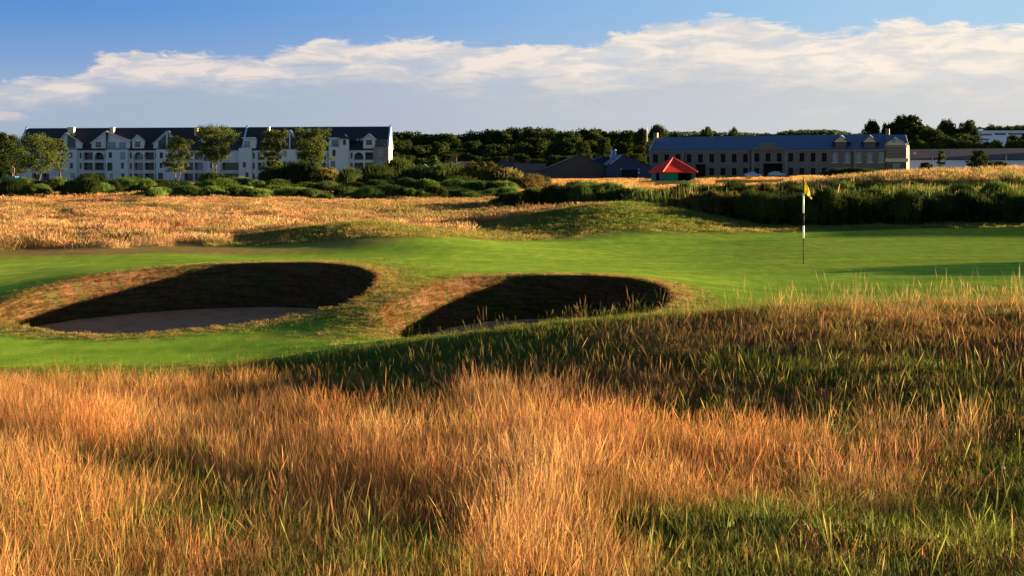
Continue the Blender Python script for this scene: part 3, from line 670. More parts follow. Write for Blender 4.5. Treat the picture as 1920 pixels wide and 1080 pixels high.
def put_far(px, top, Y, wpx, label, group, k=None, base=None):
    x = (px-960)*Y/F; zt = ZC-(top-HZ)*Y/F; zb = g1(x, Y)-.3 if base is None else base; h = zt-zb; wd = wpx*Y/F
    return far.put(random.randrange(5) if k is None else k, (x, Y, zb), random.uniform(0, 6.28), (wd, wd, h), label, 'tree', group)
LW = 'dark broadleaf tree in the far wood behind the sheds'
wood_top = [(700, 262), (740, 252), (770, 248), (800, 253), (850, 257), (900, 251), (960, 245), (990, 243), (1040, 248), (1100, 248), (1150, 250), (1200, 250), (1240, 254)]
random.seed(3)
for k in range(26):
    px = 712+k*20.5+random.uniform(-5, 5); put_far(px, np.interp(px, *zip(*wood_top))+random.uniform(-2, 4), random.uniform(600, 660), random.uniform(58, 86), LW, 'trees of the far wood')
for k in range(22):
    px = 715+k*22+random.uniform(-7, 7); put_far(px, np.interp(px, *zip(*wood_top))+random.uniform(14, 30), random.uniform(520, 570), random.uniform(52, 76), LW, 'trees of the far wood')
for k in range(18):
    px = 735+k*27+random.uniform(-8, 8); put_far(px, random.uniform(288, 300), random.uniform(460, 500), random.uniform(40, 58), 'lower tree at the foot of the far wood', 'low trees at the foot of the far wood')
put_far(1233, 238, 470, 44, 'round dark tree rising behind the left gable of the stone mill', None, 1)
put_far(1203, 245, 480, 40, 'dark tree left of the thin mast beside the stone mill', None, 3)
put_far(1325, 244, 520, 38, 'reddish dark tree top showing over the mill roof', None, 2)
put_far(1375, 244, 530, 28, 'small green tree top showing over the mill roof', None, 0)
put_far(1133, 262, 440, 40, 'olive lit tree behind the dark blue shed', None, 2); put_far(1092, 268, 445, 40, 'mid green tree behind the brick shed', None, 4)
# right side
for px, top, wp, lb in ((1633, 231, 34, 'small rounded tree behind the dormers of the mill'), (1664, 236, 26, 'narrow tree beside the mill chimney'), (1700, 221, 62, 'tallest round tree right of the mill'), (1722, 240, 70, 'broad lit green tree close behind the mill end'),
                        (1745, 244, 50, 'low tree between the broad tree and the next tall one'), (1777, 230, 40, 'rounded tree midway along the right wood'), (1815, 232, 42, 'twin topped tree left of the white office block'), (1800, 256, 70, 'dark bushy tree low in the right wood'),
                        (1760, 258, 60, 'dark low tree above the blue shed roof'), (1856, 269, 44, 'dark tree right below the white office block'), (1900, 257, 34, 'tree in front of the white office block'), (1944, 246, 40, 'tree at the right edge before the white office block')):
    put_far(px, top, 500+random.uniform(-20, 30) if top > 239 else 560, wp*1.3, lb, None)
for k in range(9): put_far(1700+k*28+random.uniform(-5, 5), 266+random.uniform(-3, 5), 455, 42, 'low dark tree along the back of the long blue shed', 'trees behind the long shed')
for k in range(7): put_far(1858+k*16, 238+random.uniform(-2, 4), 790, 26, 'tree on the skyline above the white office block', 'skyline trees above the office block')
for k in range(9): put_far(-130+k*19, 254+random.uniform(-3, 4), random.uniform(400, 440), 40, 'dark tree left of the apartment block', 'trees left of the apartment block')
for k in range(10): put_far(1930+k*32, 248+random.uniform(-6, 6), random.uniform(480, 560), 52, 'dark tree beyond the right edge of the shed', 'trees past the shed')
far.clean()

# near trees in front of the apartment block (about 330 m off)
def solo_tree(px, top, basepy, wpx, Y, style, label, lean=0, multi=1, trunk=.3, seed=0, mat=None, n=120, per=58, leaf=.17, name='broadleaf_tree'):
    x = (px-960)*Y/F; zb = ZC-(basepy-HZ)*Y/F; h = (basepy-top)*Y/F; o = tree_proto(name, h, wpx*1.12*Y/F, h*trunk, mat or m_leaf, n, per, leaf, style, seed, multi, lean)
    o.location = (x, Y, zb); return tag(o, label, 'tree')
solo_tree(70, 254, 338, 84, 330, 'round', 'wide spreading tree before the left end of the apartment block', multi=2, trunk=.22, seed=1, n=130)
solo_tree(112, 262, 338, 36, 333, 'round', 'slim tree overlapping the right side of the wide spreading tree', trunk=.25, seed=12, n=60)
solo_tree(330, 258, 338, 52, 330, 'round', 'dark drooping tree before the third gable of the apartments', multi=2, trunk=.22, seed=2, lean=.03, n=90)
solo_tree(402, 233, 340, 92, 328, 'fan', 'tallest open branched tree before the apartment block', trunk=.38, multi=2, seed=3, lean=.02, n=130)
solo_tree(512, 243, 345, 56, 330, 'fan', 'narrow upright tree left of the vase shaped one', trunk=.28, multi=3, seed=4, n=100)
solo_tree(582, 239, 345, 74, 328, 'fan', 'vase shaped tree lit on its right side', trunk=.26, multi=4, seed=5, n=140)
solo_tree(1833, 284, 322, 38, 320, 'round', 'round dark tree in front of the white shed wall', trunk=.12, seed=6, mat=m_gorse, n=70)
solo_tree(1766, 283, 322, 14, 320, 'round', 'thin young tree in front of the white shed wall', trunk=.35, seed=7, n=30)
solo_tree(1870, 305, 325, 46, 325, 'round', 'low dark tree right of the round one by the shed', trunk=.05, seed=8, mat=m_gorse, n=50)
solo_tree(1735, 307, 324, 30, 322, 'round', 'small dark tree by the left end of the white shed wall', trunk=.05, seed=9, mat=m_gorse, n=40)
solo_tree(812, 293, 320, 26, 300, 'round', 'pale grey green tree beside the greenhouse', trunk=.1, seed=19, n=40, mat=m_fern)
solo_tree(25, 268, 335, 60, 350, 'round', 'dark tree at the far left before the apartment block', trunk=.15, seed=21, mat=m_far, n=90)

# bushes
def bush_proto(name, mat, leafs, size, spiky=0.0, seed=0, nc=60):
    r_ = np.random.default_rng(seed); f_ = r_.random(nc); a_ = r_.uniform(0, 6.28, nc); el_ = np.arccos(r_.uniform(0, 1, nc)); rr = r_.uniform(.45, .98, nc)*(1+.22*np.sin(3*a_+seed)*np.sin(el_))
    cs = np.stack([np.cos(a_)*np.sin(el_)*rr, np.sin(a_)*np.sin(el_)*rr, np.cos(el_)*rr*.95+.02], -1); rs = r_.uniform(.09, .22, nc)
    V, Q, bv = leaves(cs, rs, leafs, size, .4)
    if spiky:
        V2, Q2, b2 = [], [], []; m = 900
        a_ = r_.uniform(0, 6.28, m); q = np.sqrt(r_.random(m)); x = np.cos(a_)*q*.9; y = np.sin(a_)*q*.9; z = np.sqrt(np.clip(1-q*q*.9, 0, 1))*.72
        L_ = r_.uniform(.12, .46, m)*spiky; dx = r_.normal(0, .12, m); dy = r_.normal(0, .12, m); w_ = .020
        V2 = np.stack([np.stack([x-w_, y, z], -1), np.stack([x+w_, y, z], -1), np.stack([x+dx+w_*.4, y+dy, z+L_], -1), np.stack([x+dx-w_*.4, y+dy, z+L_], -1)], 1).reshape(-1, 3)
        Q2 = np.arange(m*4).reshape(m, 4)+len(V); V = np.concatenate([V, V2]); Q = np.concatenate([Q, Q2]); bv = np.concatenate([bv, np.repeat(r_.random(m), 4)])
        V[:, 2] = np.maximum(V[:, 2], -.12)
    root = empty(name, (0, 0, 0)); link('foliage', np_mesh('foliage', V, Q, [mat], False, {'bv': bv}), root)
    st_ = MB()
    for i in range(7):
        a = i*.9+seed; st_.tube((math.cos(a)*.05, math.sin(a)*.05, -.15), (math.cos(a)*.45, math.sin(a)*.45, .5+.08*(i % 3)), .022, .008, 5)
    st_.build('stems', m_bark, root)
    return root
gorse = Protos([bush_proto('gorse_bush', m_gorse, 150, .032, .8, 30+k, 90) for k in range(4)])
shrub = Protos([bush_proto('leafy_shrub', m_fern, 130, .036, .7, 40+k, 80) for k in range(3)])
brown = Protos([bush_proto('browning_gorse_bush', m_brownb, 150, .034, .7, 50+k, 90) for k in range(3)])
def put_bush(pr, px, top, Y, wpx, label, group=None, k=None, dy=1.0, cat='bush'):
    x = (px-960)*Y/F; zb = g1(x, Y)-.05; h = max(.3, ZC-(top-HZ)*Y/F-zb); wd = wpx*Y/F/2
    return pr.put(random.randrange(len(pr.r)) if k is None else k, (x, Y, zb), random.uniform(0, 6.28), (wd, wd*dy, h/1.0), label, cat, group)
random.seed(11)
# big clumps in the middle distance
for px, top, Y, wp, pr, lb in ((560, 306, 165, 110, gorse, 'broad dark bush under the vase shaped tree'), (520, 316, 168, 60, gorse, 'dark bush left of the broad bush under the trees'), (615, 318, 160, 70, brown, 'brownish bush right of the broad dark bush'),
        (655, 318, 158, 44, gorse, 'rounded black green bush before the right apartment tower'), (712, 312, 175, 66, gorse, 'dark bush before the brick corner of the apartments'), (748, 300, 178, 60, gorse, 'tall dull green bush just right of the apartment block'), (700, 330, 150, 60, gorse, 'low dark bush in front of the brick corner'),
        (790, 316, 152, 90, gorse, 'dark sloping left flank of the big gorse thicket'), (845, 310, 150, 110, gorse, 'high middle of the big gorse thicket'), (905, 308, 148, 100, brown, 'lit crown of the big gorse thicket'), (955, 318, 147, 84, brown, 'brown right flank of the big gorse thicket'), (1000, 328, 146, 64, brown, 'low rusty end of the big gorse thicket'),
        (860, 332, 142, 130, gorse, 'dark skirt of the big gorse thicket'), (400, 322, 160, 60, shrub, 'green shrub under the tallest open tree'), (450, 332, 158, 60, shrub, 'low green shrub right of the tallest open tree'), (245, 332, 150, 50, shrub, 'bright green shrub before the second apartment tower'),
        (170, 328, 152, 60, gorse, 'dark bush before the first apartment tower'), (300, 338, 148, 60, gorse, 'dark low bush before the third gable'), (55, 338, 150, 60, gorse, 'dark bush near the blue skip'), (110, 334, 150, 60, gorse, 'dark bush under the wide spreading tree'),
        (1090, 340, 130, 60, shrub, 'upright green bush below the brick shed'), (1140, 345, 128, 50, shrub, 'green bush below the blue shed'), (1345, 332, 230, 60, gorse, 'low hedge bush right of the shelter'), (1440, 332, 300, 90, gorse, 'low hedge bush in front of the parked cars'), (1600, 319, 300, 110, gorse, 'hedge at the foot of the stone mill')):
    put_bush(pr, px, top-(4 if top < 322 else 2), Y, wp*1.35, lb, None, None, .5 if wp > 60 else .8)
# hedge line of low green shrubs
for k in range(52):
    px = 262+k*13.5+random.uniform(-6, 6); put_bush(shrub if random.random() < .65 else gorse, px, random.uniform(346, 363), random.uniform(108, 126), random.uniform(50, 86), 'low green shrub in the hedge line across the rough', 'low shrubs of the hedge line', None, .7)
for k in range(44):
    px = 300+k*15+random.uniform(-6, 6); put_bush(gorse if random.random() < .6 else shrub, px, random.uniform(333, 350), random.uniform(130, 142), random.uniform(50, 84), 'darker shrub in the back row of the hedge line', 'back row of the hedge line', None, .7)
for k in range(20):
    px = 10+k*15+random.uniform(-6, 6); put_bush(gorse if k % 3 else shrub, px, random.uniform(330, 352), random.uniform(118, 135), random.uniform(40, 70), 'bush among tall grass below the left apartments', 'bushes below the left apartments', None, .7)
for k in range(22):
    px = 930+k*13+random.uniform(-5, 5); put_bush(gorse if px < 1080 else shrub, px, np.interp(px, [930, 1000, 1070, 1110, 1200], [370, 354, 344, 341, 350])+random.uniform(-5, 4), random.uniform(82, 92), random.uniform(44, 76), 'dark low gorse running left of the grassy hump', 'gorse left of the hump', None, .8)
# bank on the right: gorse and broom
for k in range(26):
    px = 1195+k*16+random.uniform(-6, 6); top = np.interp(px, [1190, 1250, 1330, 1420, 1500, 1600], [372, 356, 350, 352, 350, 350]); pr = random.choice([gorse, gorse, shrub, brown])
    put_bush(pr, px, top+random.uniform(-15, 9), random.uniform(65, 74), random.uniform(52, 84), 'gorse bush on the bank behind the flag', 'gorse on the bank behind the flag', None, .9)
for k in range(24):
    px = 1225+k*15+random.uniform(-6, 6); top = np.interp(px, [1220, 1300, 1400, 1500, 1600], [376, 366, 366, 362, 358]); pr = random.choice([gorse, gorse, gorse, brown])
    put_bush(pr, px, top+random.uniform(-9, 10), np.interp(px, [1225, 1420, 1600], [62, 57.5, 56.5])+random.uniform(0, 2.5), random.uniform(50, 80), 'low gorse bush at the foot of the bank behind the flag', 'gorse at the foot of the bank', None, .9)
for k in range(24):
    px = 1560+k*22+random.uniform(-7, 7); pr = random.choice([gorse, shrub, shrub]); put_bush(pr, px, 350+random.uniform(-15, 9), random.uniform(63, 74), random.uniform(56, 92), 'dark bush on the steep bank right of the flag', 'bushes on the right bank', None, .9)  # brighter shrubs favoured here to colour the gorse as lit
for k in range(22):
    px = 1550+k*24+random.uniform(-7, 7); put_bush(gorse, px, 364+random.uniform(-9, 9), random.uniform(57, 60), random.uniform(60, 96), 'low dark bush along the foot of the right bank', 'bushes at the foot of the right bank', None, .8)
for k in range(48):
    px = 1215+k*17+random.uniform(-7, 7); Y_ = random.uniform(77, 86); pr = random.choice([gorse, shrub, gorse, brown] if px < 1560 else [gorse, shrub])
    put_bush(pr, px, np.interp(px, [1210, 1300, 1400, 1500, 1600, 1700, 2000], [362, 352, 350, 352, 350, 346, 344])+random.uniform(-7, 6), Y_, random.uniform(44, 74), 'bush along the upper edge of the gorse bank', 'bushes along the upper edge of the bank', None, .8)
# tall grasses on the bank
X = rng.uniform(6, 40, 9000); Y = rng.uniform(62, 100, 9000); Z = ground(X, Y); px, py = proj(X, Y, Z); k_ = (px > 1150) & (px < 2050) & (rng.random(9000) < np.where(Y < 86, (.04+.42*(px > 1540))*(Y < 74), 1.0)); X, Y, Z, px = X[k_], Y[k_], Z[k_], px[k_]; n = len(X)
yg = np.clip(.35+.4*sn(X, Y, 4)+(Y > 86)*.35-(Y < 86)*.25+rng.normal(0, .2, n), 0, 1)[:, None]
tint = jit(np.array((.065, .095, .020))*(1-yg)+np.array((.33, .22, .085))*yg); s_ = rng.uniform(.7, 1.3, n)*np.where(Y < 86, 1.9, 1.0)
scatter('bank_grass', 'tall green and tan grass growing through the gorse bank', 'grass', np.stack([X, Y, Z], -1), up_rot(n, .08), np.stack([s_*.7, s_*.7, s_], -1), rng.integers(9, 12, n), tint, tint)
# shrubs outside the frame whose shadows reach the green
for px_, Y_0, h_, wd_, lb in ((2110, 33.6, .70, .9, 'nearest'), (2210, 35.2, 1.1, 1.3, 'second'), (2370, 37.6, 1.6, 1.6, 'farthest')):
    x = (px_-960)*Y_0/F; gorse.put(random.randrange(4), (x, Y_0, g1(x, Y_0)-.05), 1.0, (wd_, wd_*.8, h_), '%s of three gorse bushes past the right end of the green' % lb, 'bush')
for p_ in (gorse, shrub, brown): p_.clean()
# far wood on the skyline above the mill
cs = []; rs = []
for k in range(3800):
    px = random.uniform(1225, 2000); Y = random.uniform(1250, 1400); f_ = 1.0
    f_ = random.random()
    top = np.interp(px, [1225, 1300, 1400, 1455, 1470, 1530, 1575, 1600, 1900, 2000], [250, 251, 253, 255, 249, 247, 248, 254, 240, 240]); z = ZC-(top+f_*f_*60+1-HZ)*Y/F
    cs.append(((px-960)*Y/F, Y, z)); rs.append(random.uniform(2, 4.2))
m_hill = foliage_mat('hazed_skyline_leaves', (.045, .07, .035), (.06, .09, .045), (.08, .11, .05), .2)  # distance haze mixed into these paler leaf colours
V, Q, bv = leaves(np.array(cs), np.array(rs), 22, 1.6)
tag(link('distant_woodland', np_mesh('distant_woodland', V, Q, [m_hill], False, {'bv': bv})), 'green woodland painted pale as if hazed on the skyline behind the mill roof', 'woodland', None, 'stuff')

# ---------------------------------------------------------------- building materials
def plain(name, c, rough=.8, spec=.3, var=.12, sc=1.2, metal=0.0, bump=0.0):
    m, t = new_mat(name); p_ = t.n('ShaderNodeTexCoord').outputs['Object']; nz = t.noise(p_, sc, 5, .65); nf = t.noise(p_, sc*14, 3, .6)
    f_ = t.m('ADD', 1-var, t.m('MULTIPLY', t.m('ADD', nz, t.m('MULTIPLY', nf, .5)), var*1.35))
    cc = t.n('ShaderNodeVectorMath', {0: tuple(c), 'Scale': f_}, operation='SCALE').outputs[0]
    ins = {'Base Color': cc, 'Roughness': rough, 'Specular IOR Level': spec, 'Metallic': metal}
    if bump: ins['Normal'] = t.n('ShaderNodeBump', {'Strength': bump, 'Distance': .03, 'Height': nf}).outputs[0]
    out(t, t.n('ShaderNodeBsdfPrincipled', ins).outputs[0]); return m
def bricky(name, ca, cb, mortar, bw, bh, axis='xz', rough=.9):
    m, t = new_mat(name); p_ = t.n('ShaderNodeTexCoord').outputs['Object']; s_ = t.n('ShaderNodeSeparateXYZ', {0: p_})
    v = t.n('ShaderNodeCombineXYZ', {0: t.m('ADD', s_.outputs[0], s_.outputs[1]), 1: s_.outputs[2], 2: 0.0}).outputs[0]
    br = t.n('ShaderNodeTexBrick', {'Vector': v, 'Color1': tuple(ca)+(1,), 'Color2': tuple(cb)+(1,), 'Mortar': tuple(mortar)+(1,), 'Scale': 1.0, 'Mortar Size': .02, 'Brick Width': bw, 'Row Height': bh})
    nz = t.noise(p_, .7, 5, .65); cc = t.n('ShaderNodeVectorMath', {0: br.outputs[0], 'Scale': t.m('ADD', .7, t.m('MULTIPLY', nz, .6))}, operation='SCALE').outputs[0]
    out(t, t.n('ShaderNodeBsdfPrincipled', {'Base Color': cc, 'Roughness': rough, 'Normal': t.n('ShaderNodeBump', {'Strength': .5, 'Distance': .02, 'Height': br.outputs[1]}).outputs[0]}).outputs[0]); return m
m_render = plain('cream_render', (.62, .585, .56), .85, .2, .10, .35)
m_brick = bricky('pink_brick', (.30, .19, .16), (.24, .15, .13), (.3, .26, .24), .5, .16)
m_slate = bricky('dark_slate', (.014, .015, .022), (.020, .020, .028), (.008, .008, .010), .35, .25, rough=.95)
m_bslate = bricky('blue_slate', (.040, .078, .145), (.050, .092, .165), (.03, .055, .10), .5, .35, rough=.75)
m_stone = bricky('mill_stone', (.180, .128, .094), (.22, .158, .115), (.15, .11, .084), .7, .35)
m_stone_t = plain('pale_stone_trim', (.26, .21, .165), .85, .2, .15, 1)
m_cream = plain('cream_paint', (.62, .48, .27), .6, .3, .06)
m_glass = plain('dark_window_glass', (.012, .018, .024), .12, .5, .3, .15)
m_teal = plain('painted_sky_glass', (.07, .16, .20), .10, .8, .4, .5)  # teal base colour paints the sky's reflection into the glass
m_frame = plain('white_window_frame', (.5, .5, .5), .5, .4, .05)
m_dframe = plain('dark_window_frame', (.04, .04, .045), .5, .4, .05)
m_wood = plain('dark_timber', (.05, .035, .03), .8, .2, .2)
m_dark = plain('dark_interior', (.010, .011, .013), .9, .1, .1)
m_balc = plain('balcony_back', (.06, .055, .05), .9, .1, .2)
m_rail = plain('grey_railing', (.10, .11, .12), .4, .5, .1)
m_bmetal = plain('pale_blue_metal', (.32, .42, .62), .5, .4, .08)
m_red = plain('red_roof_metal', (.62, .032, .020), .8, .1, .08, .8)
m_redb = plain('bright_red_ridge', (.62, .06, .035), .5, .4, .05)
m_greenp = plain('green_paint', (.008, .17, .095), .8, .1, .08)
m_bluep = plain('blue_paint', (.015, .10, .16), .6, .3, .08)
m_shedb = plain('navy_cladding', (.030, .036, .075), .6, .3, .15, .3)
m_shedr = bricky('brown_brick_shed', (.115, .062, .045), (.09, .05, .038), (.09, .07, .06), .45, .15)
m_tile = bricky('rust_roof_tiles', (.13, .06, .045), (.10, .045, .035), (.06, .03, .025), .4, .3)
m_shedroof = bricky('grey_violet_roof', (.030, .026, .034), (.036, .031, .040), (.022, .019, .026), 1.2, .8)
m_white = plain('white_paint', (.78, .78, .78), .5, .4, .05)
m_wshed = plain('white_cladding', (.62, .68, .80), .6, .3, .06, .2)
m_black = plain('black_paint', (.008, .008, .009), .7, .1, .1)

# ---------------------------------------------------------------- building helpers (local frame: x along the front, y away from the camera, z up)
def facade(mb, x0, x1, z0, z1, ops, y, depth=.22):
    """wall face with rectangular holes and their reveals"""
    xs = sorted({x0, x1, *[v for o in ops for v in (o[0], o[1]) if x0 < v < x1]}); zs = sorted({z0, z1, *[v for o in ops for v in (o[2], o[3]) if z0 < v < z1]})
    for a, b in zip(xs, xs[1:]):
        for c, d in zip(zs, zs[1:]):
            mx_, mz_ = (a+b)/2, (c+d)/2
            if any(o[0] < mx_ < o[1] and o[2] < mz_ < o[3] for o in ops): continue
            mb.poly([(a, y, c), (b, y, c), (b, y, d), (a, y, d)])
    for o in ops:
        a, b, c, d = o[:4]; e = y+(o[4] if len(o) > 4 else depth)
        mb.poly([(a, y, c), (a, y, d), (a, e, d), (a, e, c)]); mb.poly([(b, y, c), (b, e, c), (b, e, d), (b, y, d)])
        mb.poly([(a, y, c), (a, e, c), (b, e, c), (b, y, c)]); mb.poly([(a, y, d), (b, y, d), (b, e, d), (a, e, d)])
def window(root, a, b, c, d, y, fm, gm, mull=1, name='window', tr=1, fw=.07):
    m = MB(); e = .01
    m.box(a, a+fw, y+.10, y+.2, c, d).box(b-fw, b, y+.10, y+.2, c, d).box(a+fw+e*.1, b-fw-e*.1, y+.10, y+.2, c, c+fw).box(a+fw+e*.1, b-fw-e*.1, y+.10, y+.2, d-fw, d)
    for k in range(mull): x = a+(b-a)*(k+1)/(mull+1); m.box(x-fw*.4, x+fw*.4, y+.112, y+.188, c+fw, d-fw)
    for k in range(tr): z = c+(d-c)*(.55 if tr == 1 else (k+1)/(tr+1)); m.box(a+fw, b-fw, y+.118, y+.182, z-fw*.4, z+fw*.4)
    o = m.build(name, fm, root); MB().poly([(a+fw*.5, y+.16, c+fw*.5), (b-fw*.5, y+.16, c+fw*.5), (b-fw*.5, y+.16, d-fw*.5), (a+fw*.5, y+.16, d-fw*.5)]).build('pane', gm, o)
    return o
def arch_fill(mb, a, b, d, y, depth):
    """corner pieces that turn the top of a rectangular hole into a round arch"""
    r = (b-a)/2; cx_ = (a+b)/2; n = 8
    for s in (-1, 1):
        P_ = [(cx_+s*r*math.cos(math.pi/2*k/n), d-r+r*math.sin(math.pi/2*k/n)) for k in range(n+1)]
        for (xa, za), (xb, zb) in zip(P_, P_[1:]):
            mb.poly([(xa, y, za), (xb, y, zb), (xb, y, d), (xa, y, d)] if s < 0 else [(xa, y, za), (xa, y, d), (xb, y, d), (xb, y, zb)]); mb.poly([(xa, y, za), (xb, y, zb), (xb, y+depth, zb), (xa, y+depth, za)])

# ---------------------------------------------------------------- apartment block (left)
YA = 388.0; ka = YA/F; xa0 = (35-960)*ka; za0 = -.6
ap = empty('apartment_block', (xa0, YA, za0)); tag(ap, 'long cream apartment block with dark slate roof, gables, towers and balconies', 'building')
U = lambda px: (px-35)*ka
def Wz(py, dy=0): return ZC-(py-HZ)*(YA+dy)/F-za0
EV = Wz(279.5); L1, L2, L3 = Wz(338.5), Wz(319), Wz(299.6)       # storey floors
wall = MB(); balcs = []; wins = []
rowsB = {3: (Wz(299.6), Wz(285.6)), 2: (Wz(319), Wz(305)), 1: (Wz(339), Wz(325))}
def balc(x0, x1, rows_, arch=()):
    for r_ in rows_: balcs.append((U(x0), U(x1), rowsB[r_][0], rowsB[r_][1], r_ in arch))
for x0, x1, ar in ((60, 74, 0), (78, 92, 1), (156, 174, 0), (177, 194.5, 1), (251, 268.5, 1), (271, 288.5, 0), (345, 362, 0), (364.5, 381, 1), (483, 497, 0), (500, 515, 1), (566, 580, 0), (597, 611, 1), (664, 681, 1), (684.5, 700, 0)):
    balc(x0, x1, (1, 2, 3), (3,) if ar else ())
balc(416, 448, (1, 2)); slim = []
for x in (149.5, 197, 243.5, 291, 389, 474, 558, 614, 657.5):
    for r_ in (1, 2, 3): slim.append((U(x), U(x+3.6), rowsB[r_][0]+.35, rowsB[r_][1]-.1))
facade(wall, U(35), U(702), 0, EV, [b[:4]+(1.9,) for b in balcs]+slim, 0)
for a, b, c, d, ar in balcs:
    if ar: arch_fill(wall, a, b, d, 0, .35)
D = 13.0; RY = 6.5; ridgeL, ridgeR = Wz(240.5, RY), Wz(237.0, RY)
wall.poly([(U(35), 0, 0), (U(35), 0, EV), (U(35), RY, ridgeL-.1), (U(35), D, EV), (U(35), D, 0)]); xr = U(728)
wall.poly([(xr, 0, 0), (xr, D, 0), (xr, D, EV), (xr, RY, ridgeR-.1), (xr, 0, EV)]).poly([(U(35), D, 0), (U(35), D, EV), (xr, D, EV), (xr, D, 0)])
wall.build('wall', m_render, ap)
for a, b, c, d, ar in balcs:
    f_ = MB().box(a-.02, b+.02, -.25, 1.85, c-.22, c-.004).build('balcony', m_render, ap)
    MB().poly([(a, 1.88, c), (b, 1.88, c), (b, 1.88, d), (a, 1.88, d)]).build('patio_doors', m_glass if (int(a*7) % 3) else m_teal, f_)
    r_ = MB().box(a+.03, b-.03, -.16, -.12, c+1.0, c+1.06).box(a+.03, b-.03, -.155, -.125, c+.06, c+.10)
    for k in range(int((b-a)/.28)): x = a+.1+k*.28; r_.box(x, x+.035, -.152, -.128, c+.09, c+1.01)
    r_.build('railing', m_rail, f_)
for a, b, c, d in slim: window(ap, a, b, c, d, 0, m_dframe, m_glass, 0)
rf = MB().slab((U(34), -.45, EV-.12), (U(729), -.45, EV-.12), (U(729), RY, ridgeR), (U(34), RY, ridgeL), .25).slab((U(34), D+.45, EV-.12), (U(34), RY, ridgeL+.003), (U(729), RY, ridgeR+.003), (U(729), D+.45, EV-.12), .25).build('roof', m_slate, ap)
for x in (35, 455, 728):                                            # raised gable copings across the roof
    p = MB(); za_ = EV-.1; zr = ridgeL+(ridgeR-ridgeL)*(x-35)/693
    for s0_, s1_ in (((-.7, za_), (RY, zr+.45)), ((D+.7, za_), (RY, zr+.453))):
        p.slab((U(x)-.22, s0_[0], s0_[1]+.35), (U(x)+.22, s0_[0], s0_[1]+.35), (U(x)+.22, s1_[0], s1_[1]), (U(x)-.22, s1_[0], s1_[1]), .5)
    p.build('gable_coping', m_bmetal, rf)
for x0, x1, t0, t1 in ((122, 133.5, 239.5, 249), (201.5, 208.5, 240, 252), (361, 367, 240, 247.5), (498, 502.5, 239, 248)):   # chimneys lit by the low sun
    MB().box(U(x0), U(x1), 2.2, 3.6, Wz(t1+7), Wz(t0, 3)).box(U(x0)-.1, U(x1)+.1, 2.1, 3.7, Wz(t0, 3)+.004, Wz(t0, 3)+.15).build('chimney', m_cream, rf)
for x0 in (667, 674): MB().slab((U(x0), 1.0, Wz(265.5, 1)+.2), (U(x0+5), 1.0, Wz(265.5, 1)+.2), (U(x0+5), 2.0, Wz(261, 2)+.25), (U(x0), 2.0, Wz(261, 2)+.25), .1).build('skylight', m_teal, rf)
def gabled(x0, x1, pk, yt, ye, y0, depth, ws, timber=None, trim=True, name='gable'):
    """gabled wall front rising through the roof"""
    g = MB(); z0 = EV-.3; ze = Wz(ye); zp = Wz(yt)
    P_ = [(U(x0), z0), (U(x1), z0), (U(x1), ze), (U(pk), zp), (U(x0), ze)]
    o = g.prism(P_, y0, depth).build(name, m_render, ap)
    r_ = MB(); e = .35
    for xe in (x0, x1):
        s_ = -1 if xe == x0 else 1; dx = U(xe)+s_*e; sl_ = (zp-ze)/(abs(U(pk)-U(xe))+1e-6); zz = ze-e*sl_
        r_.slab((dx, y0-.35, zz+.16), (U(pk), y0-.35, zp+.163), (U(pk), depth, zp+.163), (dx, depth, zz+.16), .14)
    r_.build('gable_roof', m_slate, o)
    if trim:
        t_ = MB()
        for xe in (x0, x1):
            s_ = -1 if xe == x0 else 1; dx = U(xe)+s_*e; sl_ = (zp-ze)/(abs(U(pk)-U(xe))+1e-6); zz = ze-e*sl_
            t_.poly([(dx, y0-.37, zz-.06), (U(pk), y0-.37, zp-.06), (U(pk), y0-.37, zp+.22), (dx, y0-.37, zz+.22)])
        t_.build('bargeboard', m_bmetal if trim == 'blue' else m_render, o)
    for (a, b, c, d, gm) in ws: window(ap, U(a), U(b), Wz(d), Wz(c), y0-.21, m_frame, gm, 1)
    if timber:
        P2 = [(U(x), Wz(y_)) for x, y_ in timber]; MB().prism(P2, y0-.06, y0-.004).build('glazed_gable', m_glass, o)
gabled(109, 154, 124, 249.5, 268, -.15, 5.0, [], [(126.5, 277), (142, 277), (142, 261), (127, 251.5)])
gabled(172, 200.5, 200.4, 246, 268, -.12, 5.0, [(179.5, 190, 265.5, 276.5, m_glass)])
gabled(201.5, 244, 203.5, 249, 263.5, -.14, 4.2, [(203, 217.5, 266, 279, m_teal), (223.5, 236.5, 266, 279, m_teal)])
gabled(248, 270, 258, 253.5, 263, -.11, 3.5, [(253, 263.5, 265, 276, m_glass)])
gabled(288, 338, 313.5, 246, 269, -.13, 5.0, [], [(297, 278), (331, 278), (331, 265), (313.5, 250), (297, 265)], 'blue')
MB().box(U(312.3), U(314.7), -.40, -.2, EV-.3, Wz(247)).build('gable_post', m_render, ap)
gabled(376, 402, 389, 252, 263, -.12, 4, [(384, 394, 266, 276, m_glass)]); gabled(456, 480, 479.9, 258.8, 259, -.1, 4.0, [(457.5, 469, 264, 276.5, m_teal)])
gabled(527, 560, 543.5, 244.5, 262, -.13, 4.6, [], [(532, 278), (556, 278), (556, 263), (543.5, 249), (532, 263)], 'blue')
MB().box(U(542.6), U(544.8), -.40, -.2, EV-.3, Wz(246)).build('gable_post', m_render, ap)
gabled(681, 703.5, 692, 251.5, 261, -.12, 3.6, [(686.5, 697.5, 262, 272, m_glass)])
gabled(617, 640, 618, 259.2, 259.5, -.1, 3.5, [(622, 634, 262, 275, m_teal)])
